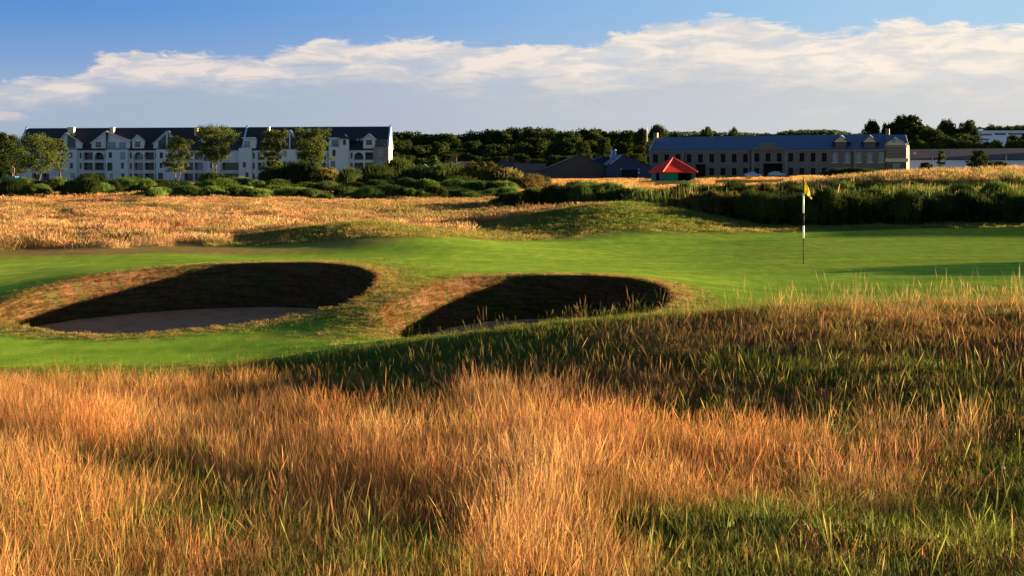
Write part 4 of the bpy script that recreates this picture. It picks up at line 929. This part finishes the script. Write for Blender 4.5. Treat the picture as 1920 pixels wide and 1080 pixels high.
# towers standing forward of the wall
def tower(x0, x1, ytop, ws, mat, y=-1.5, cap=True, name='tower'):
    t_ = MB(); ops = [(U(a), U(b), Wz(d), Wz(c)) for a, b, c, d, *_ in ws]; facade(t_, U(x0), U(x1), 0, Wz(ytop), ops, y)
    for x in (x0, x1): t_.poly([(U(x), y, 0), (U(x), y, Wz(ytop)), (U(x), 0, Wz(ytop)), (U(x), 0, 0)])
    t_.poly([(U(x0), y, Wz(ytop)), (U(x1), y, Wz(ytop)), (U(x1), 0, Wz(ytop)), (U(x0), 0, Wz(ytop))])
    o = t_.build(name, mat, ap)
    if cap:
        c_ = MB().box(U(x0)+.05, U(x1)-.05, y+.02, y+.07, Wz(ytop)+.75, Wz(ytop)+.81)
        for k in range(int((x1-x0)/2.2)+1): c_.box(U(x0)+.06+k*.32, U(x0)+.09+k*.32, y+.025, y+.06, Wz(ytop)+.003, Wz(ytop)+.76)
        c_.build('parapet_rail', m_rail, o)
    for (a, b, c, d, gm, *mm) in ws: window(ap, U(a), U(b), Wz(d), Wz(c), y, m_frame if gm is m_teal else m_dframe, gm, mm[0] if mm else 1)
    return o
tower(108, 147, 280.5, [(133, 139, 286, 296, m_glass), (134, 140, 305.5, 316, m_glass), (136, 144, 325, 334, m_teal), (110, 118, 307, 320, m_glass), (113, 119, 325.5, 334, m_glass)], m_render)
tower(201, 242, 280.5, [(206.5, 213, 285.5, 296, m_glass), (204, 213.5, 305, 320, m_glass), (208.5, 214.5, 325, 335, m_teal), (228, 237.5, 285, 300, m_teal), (229.5, 235, 305, 316, m_glass), (230, 236, 325, 334, m_glass)], m_render)
tower(295, 340, 280.5, [(302, 308, 286, 297, m_glass), (302, 307.5, 305, 315, m_glass), (299, 308, 324, 336.5, m_glass), (326, 332, 305, 316, m_glass)], m_render)
tower(390, 414, 280.5, [(396, 406, 286, 297, m_glass), (396, 402, 305, 316, m_glass), (398, 404, 325, 335, m_glass)], m_render)
tower(449.5, 473, 278, [(462, 468, 323, 332, m_glass), (457, 463, 304, 314, m_glass)], m_render)
tower(529, 557, 280.5, [(533, 539, 283, 294, m_teal), (531, 538, 303, 310, m_glass), (547, 552, 303, 312, m_glass)], m_render)
tower(617.5, 654.5, 276, [(624.5, 630.5, 281, 293, m_glass), (621, 630, 302, 316, m_teal), (625, 631, 320, 330, m_glass), (645, 650.5, 281, 292, m_glass), (645.5, 650.5, 301, 312, m_glass)], m_render)
ot = tower(638, 655, 259.5, [(644.5, 650, 262, 272, m_glass)], m_render, -1.53, False, 'tower_top')
hp = MB(); a_, b_ = U(636), U(657); zt_ = Wz(259.5); hp.poly([(a_, -2.0, zt_-.1), (b_, -2.0, zt_-.1), (U(645.5), .2, Wz(251))]).poly([(b_, -2.0, zt_-.1), (b_+1.3, 2.4, zt_-.9), (U(645.5), .2, Wz(251))]).poly([(a_, -2.0, zt_-.1), (U(645.5), .2, Wz(251)), (a_, 2.4, zt_-.1)]).poly([(a_, -2.0, zt_-.1), (b_, -2.0, zt_-.1), (b_, 2.4, zt_-.1), (a_, 2.4, zt_-.1)])
hp.build('hipped_roof', m_slate, ot)
tower(701, 728, 275.5, [(708, 718, 281, 293, m_teal), (707, 721, 299, 313, m_teal)], m_brick, -.6, True, 'brick_corner')
MB().box(U(705), U(727), -.02, 2.2, Wz(274.8), Wz(261)).build('glazed_penthouse', m_glass, ap); MB().box(U(727.2), U(729.6), -.7, 1.0, 0, Wz(274)).box(U(727), U(731), -.8, 1.1, Wz(273.99), Wz(273)).build('lit_edge_pier', m_cream, ap)  # cream upright added to paint the sunlit yellow edge of the end wall

# ---------------------------------------------------------------- stone mill (right)
A_ = Vector(((1218-960)*397/F, 397)); B_ = Vector(((1703-960)*374/F, 374)); rm = math.atan2(B_.y-A_.y, B_.x-A_.x); zm0 = -.3
ml = empty('stone_mill', (A_.x, A_.y, zm0), rm); tag(ml, 'long two storey stone mill with blue slate roof and yellow gabled dormers', 'building')
ex = (B_-A_).normalized()
def Um(px):
    k = (px-960)/F; return (k*A_.y-A_.x)/(ex.x-k*ex.y)
def Yd(px): return A_.y+ex.y*Um(px)
def Wm(py, px, dy=0): return ZC-(py-HZ)*(Yd(px)+dy)/F-zm0
EVm = Wm(281.5, 1400); ops = []; wl = MB(); RW = Wm(288.5, 1400), Wm(304.5, 1400); RL = Wm(315, 1400), Wm(329, 1400); mw = []
for x in (1224.5, 1245.5, 1266.5, 1287.5, 1308.5, 1330, 1351, 1372, 1393): mw.append((x, x+9, RW[1], RW[0], m_dark))
for x in (1414.5, 1435.5, 1456.5, 1478, 1499, 1520, 1541): mw.append((x, x+9, RW[1]+.2, RW[0]+.2, m_dark))
for x in (1561.5, 1584, 1605.5, 1626.5, 1648): mw.append((x, x+9, RW[1]+.2, RW[0]+.3, m_teal))
for x in (1224.5, 1245.5, 1266.5, 1287.5, 1330, 1351, 1372, 1393, 1414.5, 1478, 1499, 1520, 1541): mw.append((x, x+9, RL[1], RL[0], m_dark))
for x in (1561.5, 1584, 1605.5, 1626.5, 1648): mw.append((x, x+9, RL[1], RL[0]-.1, m_glass))
doors = [(1304, 1323, 1.0, Wm(308, 1313)), (1431, 1467, 1.0, Wm(306.5, 1450))]
ops = [(Um(a), Um(b), c, d) for a, b, c, d, _ in mw]+[(Um(a), Um(b), c, d, .8) for a, b, c, d in doors]
facade(wl, 0, Um(1660), 0, EVm, ops, 0, .3); Dm = 16.0; RYm = 8.0; rzl = Wm(257.5, 1218, RYm); rzr = Wm(251.0, 1655, RYm)
wl.poly([(0, 0, 0), (0, 0, EVm), (0, RYm, rzl-.1), (0, Dm, EVm), (0, Dm, 0)]); xr = Um(1660)
wl.poly([(xr, 0, 0), (xr, Dm, 0), (xr, Dm, EVm), (xr, RYm, rzr-.1), (xr, 0, EVm)]).poly([(0, Dm, 0), (0, Dm, EVm), (xr, Dm, EVm), (xr, Dm, 0)])
wl.build('wall', m_stone, ml)
rfm = MB().slab((.3, -.35, EVm+.15), (xr-.3, -.35, EVm+.15), (xr-.3, RYm, rzr), (.3, RYm, rzl), .2).slab((.3, Dm+.35, EVm+.15), (.3, RYm, rzl+.003), (xr-.3, RYm, rzr+.003), (xr-.3, Dm+.35, EVm+.15), .2).build('roof', m_bslate, ml)
for a, b, c, d, gm in mw: window(ml, Um(a), Um(b), c, d, .08, m_dframe if gm is not m_teal else m_frame, gm, 1)
for x in (1561.5, 1584, 1605.5, 1626.5, 1648): MB().box(Um(x)-.25, Um(x+9)+.25, -.12, -.003, RW[1]-.25, RW[1]+.05).build('window_sill', m_cream, ml)
for a, b, c, d in doors: MB().box(Um(a), Um(b), .75, .8, c, d).build('cart_door', m_dark, ml)
cn = MB()
for a, b in ((0, Um(1404)), (Um(1475), xr)): cn.box(a, b, -.28, -.004, EVm-.32, EVm-.02)
cn.build('cornice', m_stone_t, ml)
for x in (0, Um(1280), Um(1410), Um(1472), Um(1602)): MB().box(x-.05, x+.55, -.10, -.006, 0, EVm-.33).build('quoin_strip', m_stone_t, ml)
for x in (Um(1283.5), Um(1407), Um(1598)): MB().tube((x, -.14, 0), (x, -.14, EVm-.1), .09, .09, 6).build('downpipe', m_black, ml)
pd = MB(); pd.prism([(Um(1407), EVm-.3), (Um(1473), EVm-.3), (Um(1473), EVm+.55), (Um(1452), EVm+1.0), (Um(1452), Wm(269.5, 1440)), (Um(1426), Wm(269.5, 1440)), (Um(1426), EVm+1.0), (Um(1407), EVm+.55)], -.30, .2)
pd_o = pd.build('pediment', m_stone, ml); MB().box(Um(1424), Um(1454), -.42, .25, Wm(269.5, 1440)+.003, Wm(268.3, 1440)).build('pediment_cap', m_stone_t, pd_o)
for s0_, x in ((0, 0), (1, xr)):
    zr = rzl if s0_ == 0 else rzr; MB().slab((x-.3, -.5, EVm+.3), (x+.35, -.5, EVm+.3), (x+.35, RYm, zr+.4), (x-.3, RYm, zr+.4), .5).build('gable_coping', m_stone_t, ml)
MB().box(xr-.5, xr+.5, RYm-.9, RYm+.9, rzr-.5, Wm(241.5, 1655, RYm)).build('chimney', m_stone, rfm); MB().box(-.6, .5, RYm-.8, RYm+.8, rzl-.8, Wm(249, 1218, RYm)).build('chimney', m_stone, rfm)
for xc in (1576, 1630.5):                                           # dormers
    a, b = Um(xc-12.5), Um(xc+12.5); z0 = EVm+.1; z1 = Wm(266.3, xc); zp = Wm(254.5, xc)
    d_o = MB().prism([(a, z0), (b, z0), (b, z1), (a, z1)], .35, 6).build('dormer', m_wood, ml); window(ml, a+.3, b-.3, z0+.35, z1-.1, .12, m_dframe, m_glass, 3, 'dormer_window', 0)
    MB().prism([(a-.1, z1), (b+.1, z1), ((a+b)/2, zp)], .15, .5).build('dormer_gable', m_cream, d_o)
    r_ = MB(); c_ = (a+b)/2
    for s_, xe in ((-1, a-.75), (1, b+.75)): r_.slab((xe, -.15, z1-.1), (c_, -.15, zp+.25), (c_, 7, zp+.25), (xe, 7, z1-.1), .16)
    r_.build('dormer_roof', m_bslate, d_o)
# end pavilion with its own gable and glazed ground floor
x0, x1 = Um(1661.5), Um(1700); pv = MB(); zt_ = Wm(272, 1680); zb_ = Wm(303, 1680); ws = [(Um(1666), Um(1673.5), Wm(292.5, 1670), Wm(280, 1670)), (Um(1685), Um(1692), Wm(292.5, 1690), Wm(280, 1690))]; gl = [(Um(1664), Um(1672.5), .6, zb_-.3), (Um(1674), Um(1688), .6, zb_-.3), (Um(1689.5), Um(1698.5), .6, zb_-.3)]
facade(pv, x0, x1, 0, zt_, ws+gl, -.8, .3)
for x in (x0, x1): pv.poly([(x, -.8, 0), (x, -.8, zt_), (x, 12, zt_), (x, 12, 0)])
pv.poly([(x0, 12, 0), (x0, 12, zt_), (x1, 12, zt_), (x1, 12, 0)]).poly([(x0, -.8, zt_), (x1, -.8, zt_), (x1, 12, zt_), (x0, 12, zt_)])
po = pv.build('pavilion', m_stone, ml)
for w_ in ws: window(ml, *w_, -.72, m_cream, m_glass, 1)
for w_ in gl: window(ml, *w_, -.72, m_dframe, m_teal if w_ is gl[1] else m_glass, 1, 'shop_window')
MB().box(x0-.1, x1+.5, -1.3, -.804, zb_-.1, Wm(297, 1690)).build('fascia_band', m_cream, po)
MB().box(x0-.15, x1+.15, -1.0, -.804, zt_-.55, zt_-.1).build('cornice', m_stone_t, po)
pg = MB().prism([(Um(1661), zt_), (Um(1698), zt_), (Um(1697), zt_+.5), (Um(1676.5), Wm(258.5, 1680)), (Um(1661), zt_+.5)], -.9, -.5).build('pavilion_gable', m_cream, po)
MB().tube((Um(1676), -.97, Wm(264, 1680)), (Um(1676), -.902, Wm(264, 1680)), .55, .55, 16).build('round_window', m_teal, pg)
r_ = MB(); c_ = Um(1676.5)
for xe in (Um(1659.5), Um(1699.5)): r_.slab((xe, -1.2, zt_+.35), (c_, -1.2, Wm(257, 1680)), (c_, 5, Wm(257, 1680)), (xe, 5, zt_+.35), .14)
r_.slab((Um(1661.5), -.3, zt_+.2), (Um(1699), -.3, zt_+.2), (Um(1696), 5.5, Wm(252.5, 1680, 5)), (Um(1657), 5.5, Wm(252.5, 1680, 5)), .15).slab((Um(1661.5), 12, zt_+.2), (Um(1657), 5.5, Wm(252.5, 1680, 5)+.003), (Um(1696), 5.5, Wm(252.5, 1680, 5)+.003), (Um(1699), 12, zt_+.2), .15)
r_.build('pavilion_roof', m_bslate, po)
tag(MB().tube(at(1213, 300, 405), at(1213, 238, 405), .12, .07, 6).build('mast', m_rail), 'thin bare mast standing at the left gable of the stone mill', 'mast')

# ---------------------------------------------------------------- red roofed shelter
YH = 212.0; kh = YH/F; zh = g1((1262-960)*kh, YH)+.12; sh = empty('shelter', ((1262-960)*kh, YH, zh), R(16)); tag(sh, 'green golf shelter with a pyramid shaped red roof', 'shelter')
w_ = 37.5*kh; e_h = ZC-(322.5-HZ)*kh-zh; p_h = ZC-(296-HZ)*kh-zh; hw = w_*.83; ew = w_*.925
MB().box(-hw, -hw*.1, -hw, -hw+.1, 0, e_h).build('front_panel', m_greenp, sh)
MB().box(hw*.78, hw, -hw, -hw+.1, 0, e_h).build('front_panel', m_greenp, sh)
MB().box(-hw, -hw+.1, -hw+.1, -hw*.25, 0, e_h).build('side_panel', m_bluep, sh); MB().box(-hw, -hw+.1, hw*.25, hw-.1, 0, e_h).build('side_panel', m_bluep, sh)
MB().box(-hw, hw, hw-.1, hw, 0, e_h).build('back_wall', m_black, sh); MB().box(hw-.1, hw, -hw+.1, hw-.1, 0, e_h).build('side_panel', m_greenp, sh)
MB().box(-.08, .08, -hw+.1, hw-.1, 0, e_h*.98).build('partition', m_black, sh); MB().box(-hw-.1, hw+.1, -hw-.1, hw+.1, -.5, .06).build('floor_slab', m_stone_t, sh)
q = [(-ew, -ew), (ew, -ew), (ew, ew), (-ew, ew)]; r_ = MB()
for i in range(4): a, b = q[i], q[(i+1) % 4]; r_.poly([(a[0], a[1], e_h), (b[0], b[1], e_h), (0, 0, p_h)]); r_.poly([(a[0], a[1], e_h-.14), (a[0], a[1], e_h), (b[0], b[1], e_h), (b[0], b[1], e_h-.14)][::-1])
r_.poly([(a, b, e_h-.14) for a, b in q]); ro = r_.build('roof', m_red, sh)
for a in q: MB().tube((a[0], a[1], e_h+.02), (0, 0, p_h+.04), .10, .10, 6).build('hip_ridge', m_redb, ro)

# ---------------------------------------------------------------- sheds and small houses
def shed(name, label, x0, x1, ybase, yeL, ypk, pk, yeR, Y, depth, mw_, mr_, cat='shed', over=.3):
    k = Y/F; X0 = (x0-960)*k; zb = ZC-(ybase-HZ)*k-.5; o = empty(name, (X0, Y, zb)); tag(o, label, cat); u = lambda p: (p-x0)*k; z = lambda y_: ZC-(y_-HZ)*k-zb
    MB().prism([(0, 0), (u(x1), 0), (u(x1), z(yeR)), (u(pk), z(ypk)), (0, z(yeL))], 0, depth).build('wall', mw_, o)
    r_ = MB()
    r_.slab((-over, -over, z(yeL)-.05), (u(pk), -over, z(ypk)+.12), (u(pk), depth+over, z(ypk)+.12), (-over, depth+over, z(yeL)-.05), .12)
    r_.slab((u(x1)+over, -over, z(yeR)-.05), (u(pk), -over, z(ypk)+.123), (u(pk), depth+over, z(ypk)+.123), (u(x1)+over, depth+over, z(yeR)-.05), .12)
    ro = r_.build('roof', mr_, o); return o, ro, u, z
o, ro, u, z = shed('brick_shed', 'wide brown brick shed with a shallow gable roof', 1018, 1150, 333, 318, 290, 1087, 316, 372, 25, m_shedr, m_shedb)
o, ro, u, z = shed('navy_shed', 'dark blue gabled shed with a black doorway and two wall lamps', 1138, 1222, 333, 310, 290, 1165, 312, 366, 25, m_shedb, m_shedb)
MB().box(u(1166), u(1195), -.06, -.004, 0, z(318)).build('doorway', m_dark, o)
for x in (1163.5, 1197): MB().box(u(x), u(x+2), -.22, -.004, z(318.5), z(316.5)).build('wall_lamp', m_white, o)
MB().box(u(1197), u(1199), -.05, -.004, z(325), z(322)).build('notice', m_white, o)
MB().slab((u(1143), -.36, z(307)), (u(1165), -.36, z(290)), (u(1165), -.2, z(290)), (u(1143), -.2, z(307)), .25).build('bargeboard', m_bmetal, o)
o, ro, u, z = shed('low_blue_shed', 'low dark blue roof between the brick shed and the navy shed', 1112, 1150, 333, 300, 293, 1131, 298, 392, 14, m_shedb, m_shedb)
for x in (1147, 1153.5): 
    t_ = tag(MB().tube((0, 0, 0), (0, 0, 3.2), .32, .30, 10).tube((0, 0, 3.2), (0, 0, 3.5), .45, .18, 10).build('roof_vent', m_bmetal, None, loc=at(x, 305 if x < 1150 else 304, 386)), 'left one of the two pale roof vents behind the navy shed' if x < 1150 else 'right one of the two pale roof vents behind the navy shed', 'vent')
def house(name, label, x0, x1, ybase, yeave, yridge, Y, depth, mw_, mr_, chim=()):
    k = Y/F; X0 = (x0-960)*k; zb = ZC-(ybase-HZ)*k-.5; o = empty(name, (X0, Y, zb)); tag(o, label, 'house'); u = lambda p: (p-x0)*k; z = lambda y_, d=0: ZC-(y_-HZ)*(Y+d)/F-zb; h = depth/2
    b = MB().box(0, u(x1), 0, depth, 0, z(yeave)); zr = z(yridge, h)
    for x in (0, u(x1)): b.poly([(x, 0, z(yeave)), (x, h, zr), (x, depth, z(yeave))])
    b.build('wall', mw_, o); r_ = MB().slab((-.3, -.3, z(yeave)), (u(x1)+.3, -.3, z(yeave)), (u(x1)+.3, h, zr+.1), (-.3, h, zr+.1), .15).slab((-.3, depth+.3, z(yeave)), (-.3, h, zr+.103), (u(x1)+.3, h, zr+.103), (u(x1)+.3, depth+.3, z(yeave)), .15).build('roof', mr_, o)
    for c in chim: 
        q = MB().box(u(c)-.5, u(c)+.5, h-.5, h+.5, zr-.6, zr+1.3).build('chimney', m_tile, r_); 
    return o, u, z
o, u, z = house('cottage', 'low cottage with a rust red tiled roof left of the brick shed', 966, 1022, 333, 320, 307, 376, 9, m_stone, m_tile, (990,))
for x in (975, 990, 1005): window(o, u(x), u(x+6), z(331), z(324), -.17, m_frame, m_glass, 1)
o, u, z = house('cottage', 'dark slate roofed cottage with two chimneys left of the tiled one', 935, 966, 333, 314, 303, 384, 9, m_stone, m_slate, (941, 961))
for x in (943, 955): window(o, u(x), u(x+5), z(325), z(318), -.17, m_frame, m_glass, 1)
o, u, z = house('cottage', 'small slate roofed cottage half hidden by the gorse thicket', 842, 880, 333, 312, 303, 392, 9, m_stone, m_slate, (852,))
window(o, u(850), u(856), z(322), z(315), -.17, m_frame, m_glass, 1)
# greenhouse
k = 350/F; g0 = empty('greenhouse', ((784-960)*k, 350, -.3)); tag(g0, 'small white framed greenhouse right of the apartment block', 'greenhouse'); gl_ = MB().prism([(0, 0), (24*k, 0), (24*k, 3.1), (12*k, 4.4), (0, 3.1)], 0, 5)
gl_.build('glass', m_teal, g0); fr_ = MB()
for i in range(7): fr_.box(i*4*k-.06, i*4*k+.06, -.08, -.004, 0, 3.1+(1.3*(1-abs(i-3)/3)))
fr_.box(-.05, 24*k+.05, -.10, -.085, 3.0, 3.15).build('frame', m_frame, g0)
# long shed at the right
YS = 400.0; k = YS/F; X0 = (1700-960)*k; ls = empty('long_shed', (X0, YS, 0)); tag(ls, 'very long shed with grey violet roof and pale blue white front wall', 'shed'); zf = lambda py, d=0: ZC-(py-HZ)*(YS+d)/F; xe = 460*k
MB().box(0, xe, 0, 20, 0, zf(299.5)).build('wall', m_wshed, ls)
rl = MB().slab((-.4, -.5, zf(298.2)), (xe+.4, -.5, zf(300)), (xe+.4, 10, zf(276, 10)), (-.4, 10, zf(280, 10)), .2).slab((-.4, 20.5, zf(298.2)), (-.4, 10, zf(280, 10)+.003), (xe+.4, 10, zf(276, 10)+.003), (xe+.4, 20.5, zf(298.2)), .2).build('roof', m_shedroof, ls)
for x in (1710, 1721.5): MB().box((x-1700)*k, (x-1700+3.6)*k, 3.9, 4.5, zf(289, 4)-.1, zf(284.5, 4)).build('roof_light', m_cream, rl)
tag(MB().box(0, 24*k, 0, 3, 0, 2.2).prism([(0, 2.2), (24*k, 2.2), (20*k, 3.2), (3*k, 3.2)], 0, 3).build('blue_cabin', m_bluep, None, loc=(at(1767, 322, 380)[0], 380, .3)), 'low bright blue cabin in front of the white shed wall', 'cabin')
for x, tp, lb in ((1748, 294, 'left one of two thin dark poles before the white shed wall'), (1886, 290, 'right one of two thin dark poles before the white shed wall')):
    tag(MB().tube(at(x, 328, 390), at(x, tp, 390), .16, .10, 6).build('utility_pole', m_wood), lb, 'pole')
# white office block on the hill
YO = 680.0; k = YO/F; ob = empty('office_block', ((1834-960)*k, YO, 3)); tag(ob, 'white flat roofed office block with dark window bands above the trees', 'building'); zf = lambda py: ZC-(py-HZ)*k-3; b = MB()
bands = [(4*k, 26.5*k, zf(254), zf(251)), (31*k, 52*k, zf(253), zf(249.5)), (4*k, 20*k, zf(263), zf(260)), (56*k, 90*k, zf(252.5), zf(249.5))]
facade(b, 0, 130*k, 0, zf(246.8), bands, 0, .5); b.poly([(0, 0, 0), (0, 0, zf(246.8)), (0, 14, zf(246.8)), (0, 14, 0)]).poly([(130*k, 0, 0), (130*k, 14, 0), (130*k, 14, zf(246.8)), (130*k, 0, zf(246.8))]).poly([(0, 14, 0), (0, 14, zf(246.8)), (130*k, 14, zf(246.8)), (130*k, 14, 0)])
b.build('wall', m_wshed, ob); MB().box(-.8, 131*k, -.8, 15, zf(246.8)+.004, zf(244.8)).box(5*k, 13*k, 3, 8, zf(244.8), zf(242)).build('roof', m_wshed, ob)
for a, b_, c, d in bands: window(ob, a, b_, c, d, .1, m_dframe, m_glass, 6, 'window_band', 0, .12)

# ---------------------------------------------------------------- parked cars
m_cwin = plain('car_glass', (.02, .03, .04), .08, .8, .1); m_tyre = plain('tyre_rubber', (.015, .015, .015), .8, .2, .1); m_rim = plain('wheel_rim', (.4, .4, .42), .3, .5, .05, metal=.6); m_lamp = plain('headlight_glass', (.7, .7, .65), .15, .8, .05)
def car(loc, rz, paint, label):
    o = empty('parked_car', loc, rz); tag(o, label, 'car', 'cars parked by the mill'); prof = [(-2.1, .35), (2.1, .35), (2.15, .62), (2.0, .86), (1.15, .98), (.45, 1.42), (-1.0, 1.46), (-1.7, 1.12), (-2.1, .95), (-2.15, .6)]
    def lay(y, s_, zs_): return [(x*s_, y, .35+(z-.35)*zs_) for x, z in prof]
    secs = [lay(-.84, .96, .93), lay(-.78, 1, .985), lay(0, 1.01, 1.0), lay(.78, 1, .985), lay(.84, .96, .93)]; m = MB(); n = len(prof)
    for s_ in secs: m.v += s_
    for a in range(4):
        for i in range(n): j = (i+1) % n; m.f.append((a*n+i, a*n+j, (a+1)*n+j, (a+1)*n+i))
    m.f.append(tuple(range(n))[::-1]); m.f.append(tuple(4*n+i for i in range(n))); m.build('body', paint, o)
    for s_ in (-1, 1):
        for a, b in ((-.95, -.15), (-.10, .62)): MB().poly([(a-(.35 if a < -.5 else 0), s_*.855, .96), (b+(.35 if b > 0 else 0), s_*.855, .96), (b, s_*.82, 1.34), (a, s_*.82, 1.34)]).build('side_window', m_cwin, o)
        MB().box(2.02, 2.17, s_*.62-.16, s_*.62+.16, .60, .76).build('headlight', m_lamp, o)
        for x in (-1.3, 1.35):
            wo = MB().tube((x, s_*.70, .33), (x, s_*.90, .33), .33, .33, 16).build('wheel', m_tyre, o); MB().tube((x, s_*.901, .33), (x, s_*.915, .33), .2, .2, 12).build('rim', m_rim, wo)
    MB().poly([(1.13, -.68, 1.005), (1.13, .68, 1.005), (.50, .62, 1.425), (.50, -.62, 1.425)]).build('windscreen', m_cwin, o); MB().poly([(-1.72, -.68, 1.14), (-1.06, -.62, 1.465), (-1.06, .62, 1.465), (-1.72, .68, 1.14)]).build('rear_window', m_cwin, o)
m_cb = plain('pale_blue_car_paint', (.35, .48, .72), .25, .6, .03); m_cs = plain('silver_car_paint', (.42, .50, .55), .25, .6, .03)
for px, bp, Y, pt, lb in ((1411, 333, 372, m_cb, 'pale blue white car parked left of the mill doorway'), (1456, 331.5, 374, m_cs, 'dull silver blue car parked in front of the mill doorway')): 
    car(at(px, bp, Y), R(8), pt, lb)
# yellow marker, blue skip, notice board, red tee marker
tag(MB().box(-.35, .35, -.2, .2, 0, .35).prism([(-.35, .35), (.35, .35), (.2, .6), (-.2, .6)], -.2, .2).build('grit_bin', plain('yellow_plastic', (.7, .38, .03), .5), None, loc=(at(1404, 338, 215)[0], 215, g1(at(1404, 338, 215)[0], 215)+.15)), 'small yellow grit bin in the grass right of the shelter', 'bin')
sk = empty('skip', at(20, 345, 150)); tag(sk, 'bright blue skip at the left edge of the photo', 'skip'); k = 150/F
MB().prism([(-9*k, 0), (9*k, 0), (11.5*k, .75), (-11.5*k, .75)], -.6, .6).build('body', plain('blue_skip_paint', (.02, .19, .42), .5), sk); MB().box(-11.8*k, 11.8*k, -.66, .66, .754, .83).build('rim', plain('dark_blue_rim', (.015, .12, .3), .5), sk)
sb = empty('signpost', at(18, 345, 149)); tag(sb, 'pale post with a small tan board behind the blue skip', 'sign'); MB().tube((0, .9, 0), (0, .9, 1.9), .045, .04, 8).build('post', m_stone_t, sb); MB().box(-.22, .22, .84, .87, 1.15, 1.75).build('board', plain('tan_board', (.42, .27, .13), .7), sb)
x, y, _ = at(400, 459.5, 44.5); tag(MB().prism([(-.07, 0), (.07, 0), (.05, .06), (-.05, .06)], -.04, .04).build('tee_marker', m_redb, None, loc=(x, y, g1(x, y)+.06)), 'small red marker block in the tan grass behind the fairway', 'marker')
# white clover heads in the grass on the right
m_petal = plain('white_petals', (.75, .75, .7), .7, .2, .05)
for i, (px, py, lb) in enumerate(((1882, 877, 'largest white flower head at the right edge'), (1565, 796, 'left one of two small white flower heads in the green hollow'), (1588, 812, 'right one of two small white flower heads in the green hollow'), (1534, 826, 'small white flower head nearest the orange grass'))):
    Yb = 5.0
    for _ in range(60):
        xx = (px-960)*Yb/F; zz = g1(xx, Yb)+.22; e = HZ+F*(ZC-zz)/Yb-py; Yb += e*Yb/F*1.1/1.0*1.0 if abs(e) > .3 else 0
    o = empty('flower', ((px-960)*Yb/F, Yb, g1((px-960)*Yb/F, Yb))); tag(o, lb, 'flower'); h = MB(); r_ = .006 if i == 0 else .003
    for j in range(14):
        a = j*2.4; ph = math.acos(1-2*(j+.5)/14); c = Vector((math.cos(a)*math.sin(ph), math.sin(a)*math.sin(ph), math.cos(ph)))*r_
        h.tube(Vector((0, 0, .22))+c*.3, Vector((0, 0, .22))+c*1.5, r_*.5, r_*.2, 5)
    h.build('head', m_petal, o); MB().tube((0, 0, 0), (0, 0, .22), .0015, .0012, 5).build('stem', m_fern, o)

# ---------------------------------------------------------------- flagstick
YF = 35.85; kf = YF/F; xf = (1506.5-960)*kf; zf0 = g1(xf, YF); fs = empty('flagstick', (xf, YF, zf0)); tag(fs, 'black and white striped flagstick with a yellow flag on the green', 'flag')
zz = lambda py: ZC-(py-HZ)*kf-zf0
for a, b, r0_, r1_, mt in ((494.5, 447, .011, .014, m_black), (447, 423, .024, .024, m_white), (423, 399.6, .022, .022, m_black), (399.6, 362.5, .021, .020, m_white), (362.5, 335.5, .015, .013, m_black)):
    MB().tube((0, 0, zz(a)+.001 if a != 494.5 else 0), (0, 0, zz(b)), r0_, r1_, 12).build('pole_section', mt, fs, True)
MB().tube((0, 0, zz(335.5)), (0, 0, zz(335.5)+.03), .016, .006, 10).build('cap', m_black, fs)
m_flag, t = new_mat('yellow_flag_cloth'); p_ = t.n('ShaderNodeTexCoord').outputs['Object']; cc = t.mix(t.noise(p_, 9, 3), (.72, .55, .015), (.85, .66, .02))
out(t, t.n('ShaderNodeMixShader', {0: .35, 1: t.n('ShaderNodeBsdfPrincipled', {'Base Color': cc, 'Roughness': .75}).outputs[0], 2: t.n('ShaderNodeBsdfTranslucent', {0: cc}).outputs[0]}).outputs[0])
NU, NV = 26, 18; V = []; Q = []
for i in range(NU+1):
    for j in range(NV+1):
        u_ = i/NU; v_ = j/NV                                     # u along the fly, v down the hoist
        hz0 = zz(335.8)-(zz(335.8)-zz(361.5))*v_                  # hoist edge
        tx, tz = (20.5*kf*(.30+.70*math.sin(math.pi*min(1, .45+.55*(1-abs(v_-.25))))), zz(364)-(zz(364)-zz(374))*v_**1.5)
        if v_ > .45: tx *= 1-.30*(v_-.45)/.55
        x = .016+u_*tx; zc_ = hz0*(1-u_)**1.0+tz*u_+.05*math.sin(math.pi*u_)*(1-v_)*.6
        y = .035*math.sin(u_*8+v_*2.5)*u_+.02*math.sin(v_*9+u_*3)*u_
        V.append((x, y, zc_))
for i in range(NU):
    for j in range(NV): a = i*(NV+1)+j; Q.append((a, a+1, a+NV+2, a+NV+1))
fo = link('flag', np_mesh('flag', np.array(V), np.array(Q), [m_flag], True), fs); md = fo.modifiers.new('cloth', 'SOLIDIFY'); md.thickness = .002
tag(MB().tube((xf, YF, zf0+.002), (xf, YF, zf0+.0045), .056, .054, 24).build('golf_hole', m_dark), 'dark golf hole at the foot of the flagstick', 'hole')
